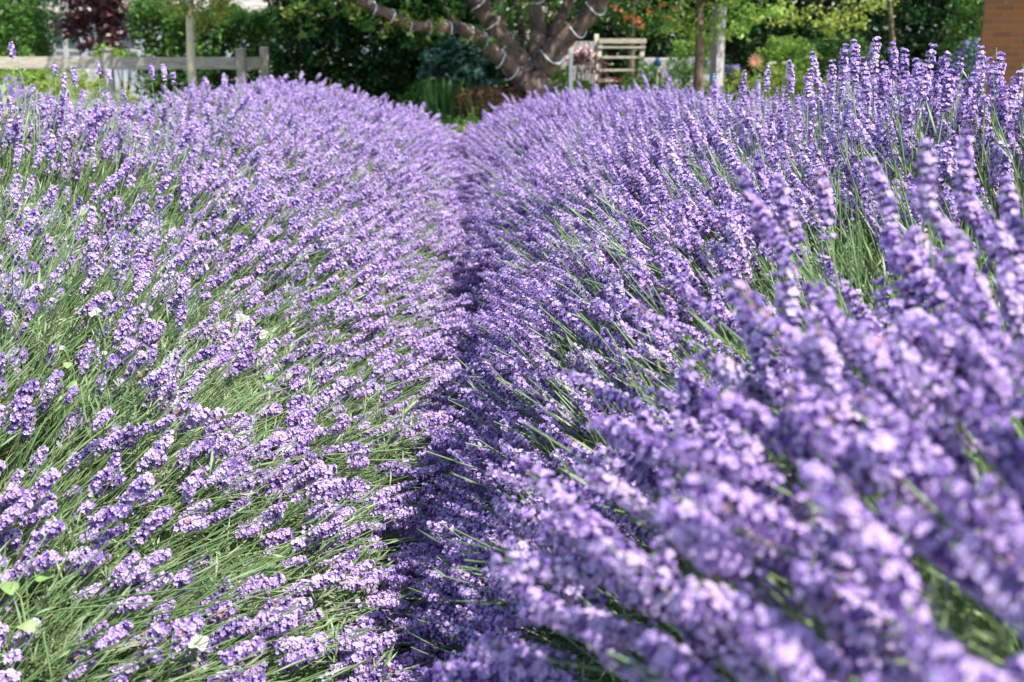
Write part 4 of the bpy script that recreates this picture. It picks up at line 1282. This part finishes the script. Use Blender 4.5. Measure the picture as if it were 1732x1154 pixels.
def weed_leaf(px_, py_, L, ang, label, out=.04, Y=None, bright=False):
    p = row_hit(px_, py_); L = .75 * L / F_PX * (p - CAM).length
    toc = (CAM - p).normalized(); p = p + toc * out
    nn_ = (toc + Vector((.3, 0, .8)) * rnd.uniform(.4, 1)).normalized()
    u = (CX * math.cos(R(ang)) + CY * math.sin(R(ang))); u = (u - nn_ * u.dot(nn_)).normalized(); w = nn_.cross(u)
    t = empty('weed_leaf', p, label, 'leaf', 'broad weed leaves among the lavender')
    out_ = [(.04, .0), (-.03, .10), (-.07, .20), (-.04, .29), (.06, .35), (.2, .36), (.35, .33), (.5, .27), (.65, .20), (.8, .12), (.92, .05), (1, 0)]
    vs = []; n = len(out_)
    for x_, y_ in out_: vs.append(p + u * x_ * L + w * y_ * L + nn_ * (.45 * y_ * L + .05 * L * math.sin(9 * x_ + px_) * (y_ > .1) - .35 * x_ * x_ * L))
    for x_, y_ in out_: vs.append(p + u * x_ * L - w * y_ * L + nn_ * (.45 * y_ * L + .05 * L * math.sin(9 * x_ + px_) * (y_ > .1) - .35 * x_ * x_ * L))
    for x_, y_ in out_: vs.append(p + u * max(x_, .02) * L + nn_ * (-.35 * x_ * x_ * L))
    fs = []
    for i in range(n - 1):
        fs.append((2 * n + i, 2 * n + i + 1, i + 1, i)); fs.append((n + i, n + i + 1, 2 * n + i + 1, 2 * n + i))
    mb = MB(); mb.add(vs, fs); mb.build('blade', BLEAF, t, smooth=True)
    mb = MB(); mb.tube([p, p - u * L * .4 - nn_ * .01, p - u * L * .6 - Vector((0, 0, .08))], .0012, 5); mb.build('stalk', M['stem'], t)


for a in ((1285, 238, 24, 100, 'pale green weed leaf high in the right row'), (1362, 278, 22, 95, 'bright green weed leaf below the pale one in the right row'),
          (1590, 500, 34, 110, 'blue green weed leaf near the right edge above mid height'), (1425, 590, 40, 80, 'broad green weed leaf right of centre by open stems'),
          (60, 975, 40, 20, 'green weed leaf near the left edge low down'), (25, 1000, 40, 150, 'larger green weed leaf at the left edge low down'),
          (130, 650, 22, 200, 'yellow green weed leaf at left by open stems'), (110, 620, 20, 40, 'small green weed leaf above the yellow green one at left'),
          (450, 640, 20, 30, 'small green weed leaf right of the open stems at left'), (545, 1035, 30, 210, 'green weed leaf left of the furrow near the bottom'),
          (60, 1060, 36, 185, 'flat green weed leaf in the bottom left corner'), (1190, 790, 44, 60, 'pale weed leaf right of centre below mid height'),
          (1030, 560, 18, 120, 'small weed leaf right of the furrow at mid height'), (470, 420, 16, 160, 'tiny weed leaf in the upper left row')):
    weed_leaf(*a)

# thin weed beside the tallest flower at the left edge
wx = at(35, 175, 2.9)
t = empty('thin_weed', (wx.x, 2.9, wx.z - .25), 'thin pale weed stem with small leaves beside the tallest left spike', 'plant')
mb = MB(); P0 = [at(a, b, 2.9) for a, b in ((45, 230), (42, 150), (36, 125), (30, 105))]; mb.tube(P0, [.0014, .0012, .001, .0006], 5)
mb.tube([at(40, 142, 2.9), at(50, 132, 2.9), at(58, 128, 2.9)], .0008, 5); mb.tube([at(37, 128, 2.9), at(30, 118, 2.9), at(26, 116, 2.9)], .0008, 5); mb.build('stem', M['stem'], t)
mb = MB()
for a, b, L_, an in ((6, 150, 22, 80), (8, 168, 18, 95), (28, 117, 7, 200), (42, 118, 7, 20), (56, 130, 8, -20), (30, 102, 8, 90), (10, 190, 16, 60)):
    c = at(a, b, 2.9); u = CX * math.cos(R(an)) + CY * math.sin(R(an)); w = CX * -math.sin(R(an)) + CY * math.cos(R(an)); q = L_ / F_PX * 3
    mb.add([c - u * q * .5, c + w * q * .22, c + u * q * .5, c - w * q * .22], [(0, 1, 2, 3)])
mb.build('leaf', BLEAF, t)

# --- bees
BEE1, BEE2 = noise_mat('bee_fur', (.10, .05, .015), (.42, .22, .06), 300), noise_mat('bee_dark', (.012, .01, .01), (.04, .03, .02), 200)
def bee(px_, py_, label):
    p = row_hit(px_, py_); p = p + (CAM - p).normalized() * .06
    t = empty('honey_bee', p, label, 'bee', 'bees on the lavender')
    u = Vector((.8, .1, .3)).normalized()
    mb = MB()
    prof = [(-.0085, .0005), (-.0068, .0022), (-.0042, .0031), (-.0015, .0026), (-.0004, .0017), (.0012, .0027), (.0034, .0026), (.0046, .0014), (.0056, .0019), (.007, .0016), (.0078, .0004)]
    mb.tube([p + u * a for a, _ in prof], [b for _, b in prof], 10)
    for i in range(len(mb.f)): mb.m[i] = 1 if (i // 10) in (1, 3, 7, 8, 9) else 0
    for sgn in (-1, 1):
        for k in (-.001, .001, .003):
            b_ = p + u * k; mb.tube([b_, b_ + Vector((0, sgn * .004, -.001)), b_ + Vector((0, sgn * .005, -.005))], .0003, 4, 1)
    mb.build('body', [BEE1, BEE2], t, smooth=True)
    mg, nt, b, out = new_mat('bee_wing'); b.inputs['Base Color'].default_value = (.7, .65, .55, 1); b.inputs['Alpha'].default_value = .5
    for sgn in (-1, 1):
        mb = MB(); w0 = p + u * .002 + Vector((0, 0, .002)); o_ = Vector((-.6, sgn * .7, .35)).normalized(); s_ = o_.cross(Vector((0, 0, 1))).normalized()
        mb.add([w0, w0 + o_ * .004 + s_ * .0018, w0 + o_ * .009 + s_ * .0012, w0 + o_ * .0095 - s_ * .0008, w0 + o_ * .005 - s_ * .0016], [(0, 1, 2, 3, 4)]); mb.build('wing', mg, t)
bee(387, 550, 'brown bee beside the largest white flower in the left row')
bee(236, 637, 'bee on a plump spike at left of mid height')
bee(128, 245, 'bee high in the left row')
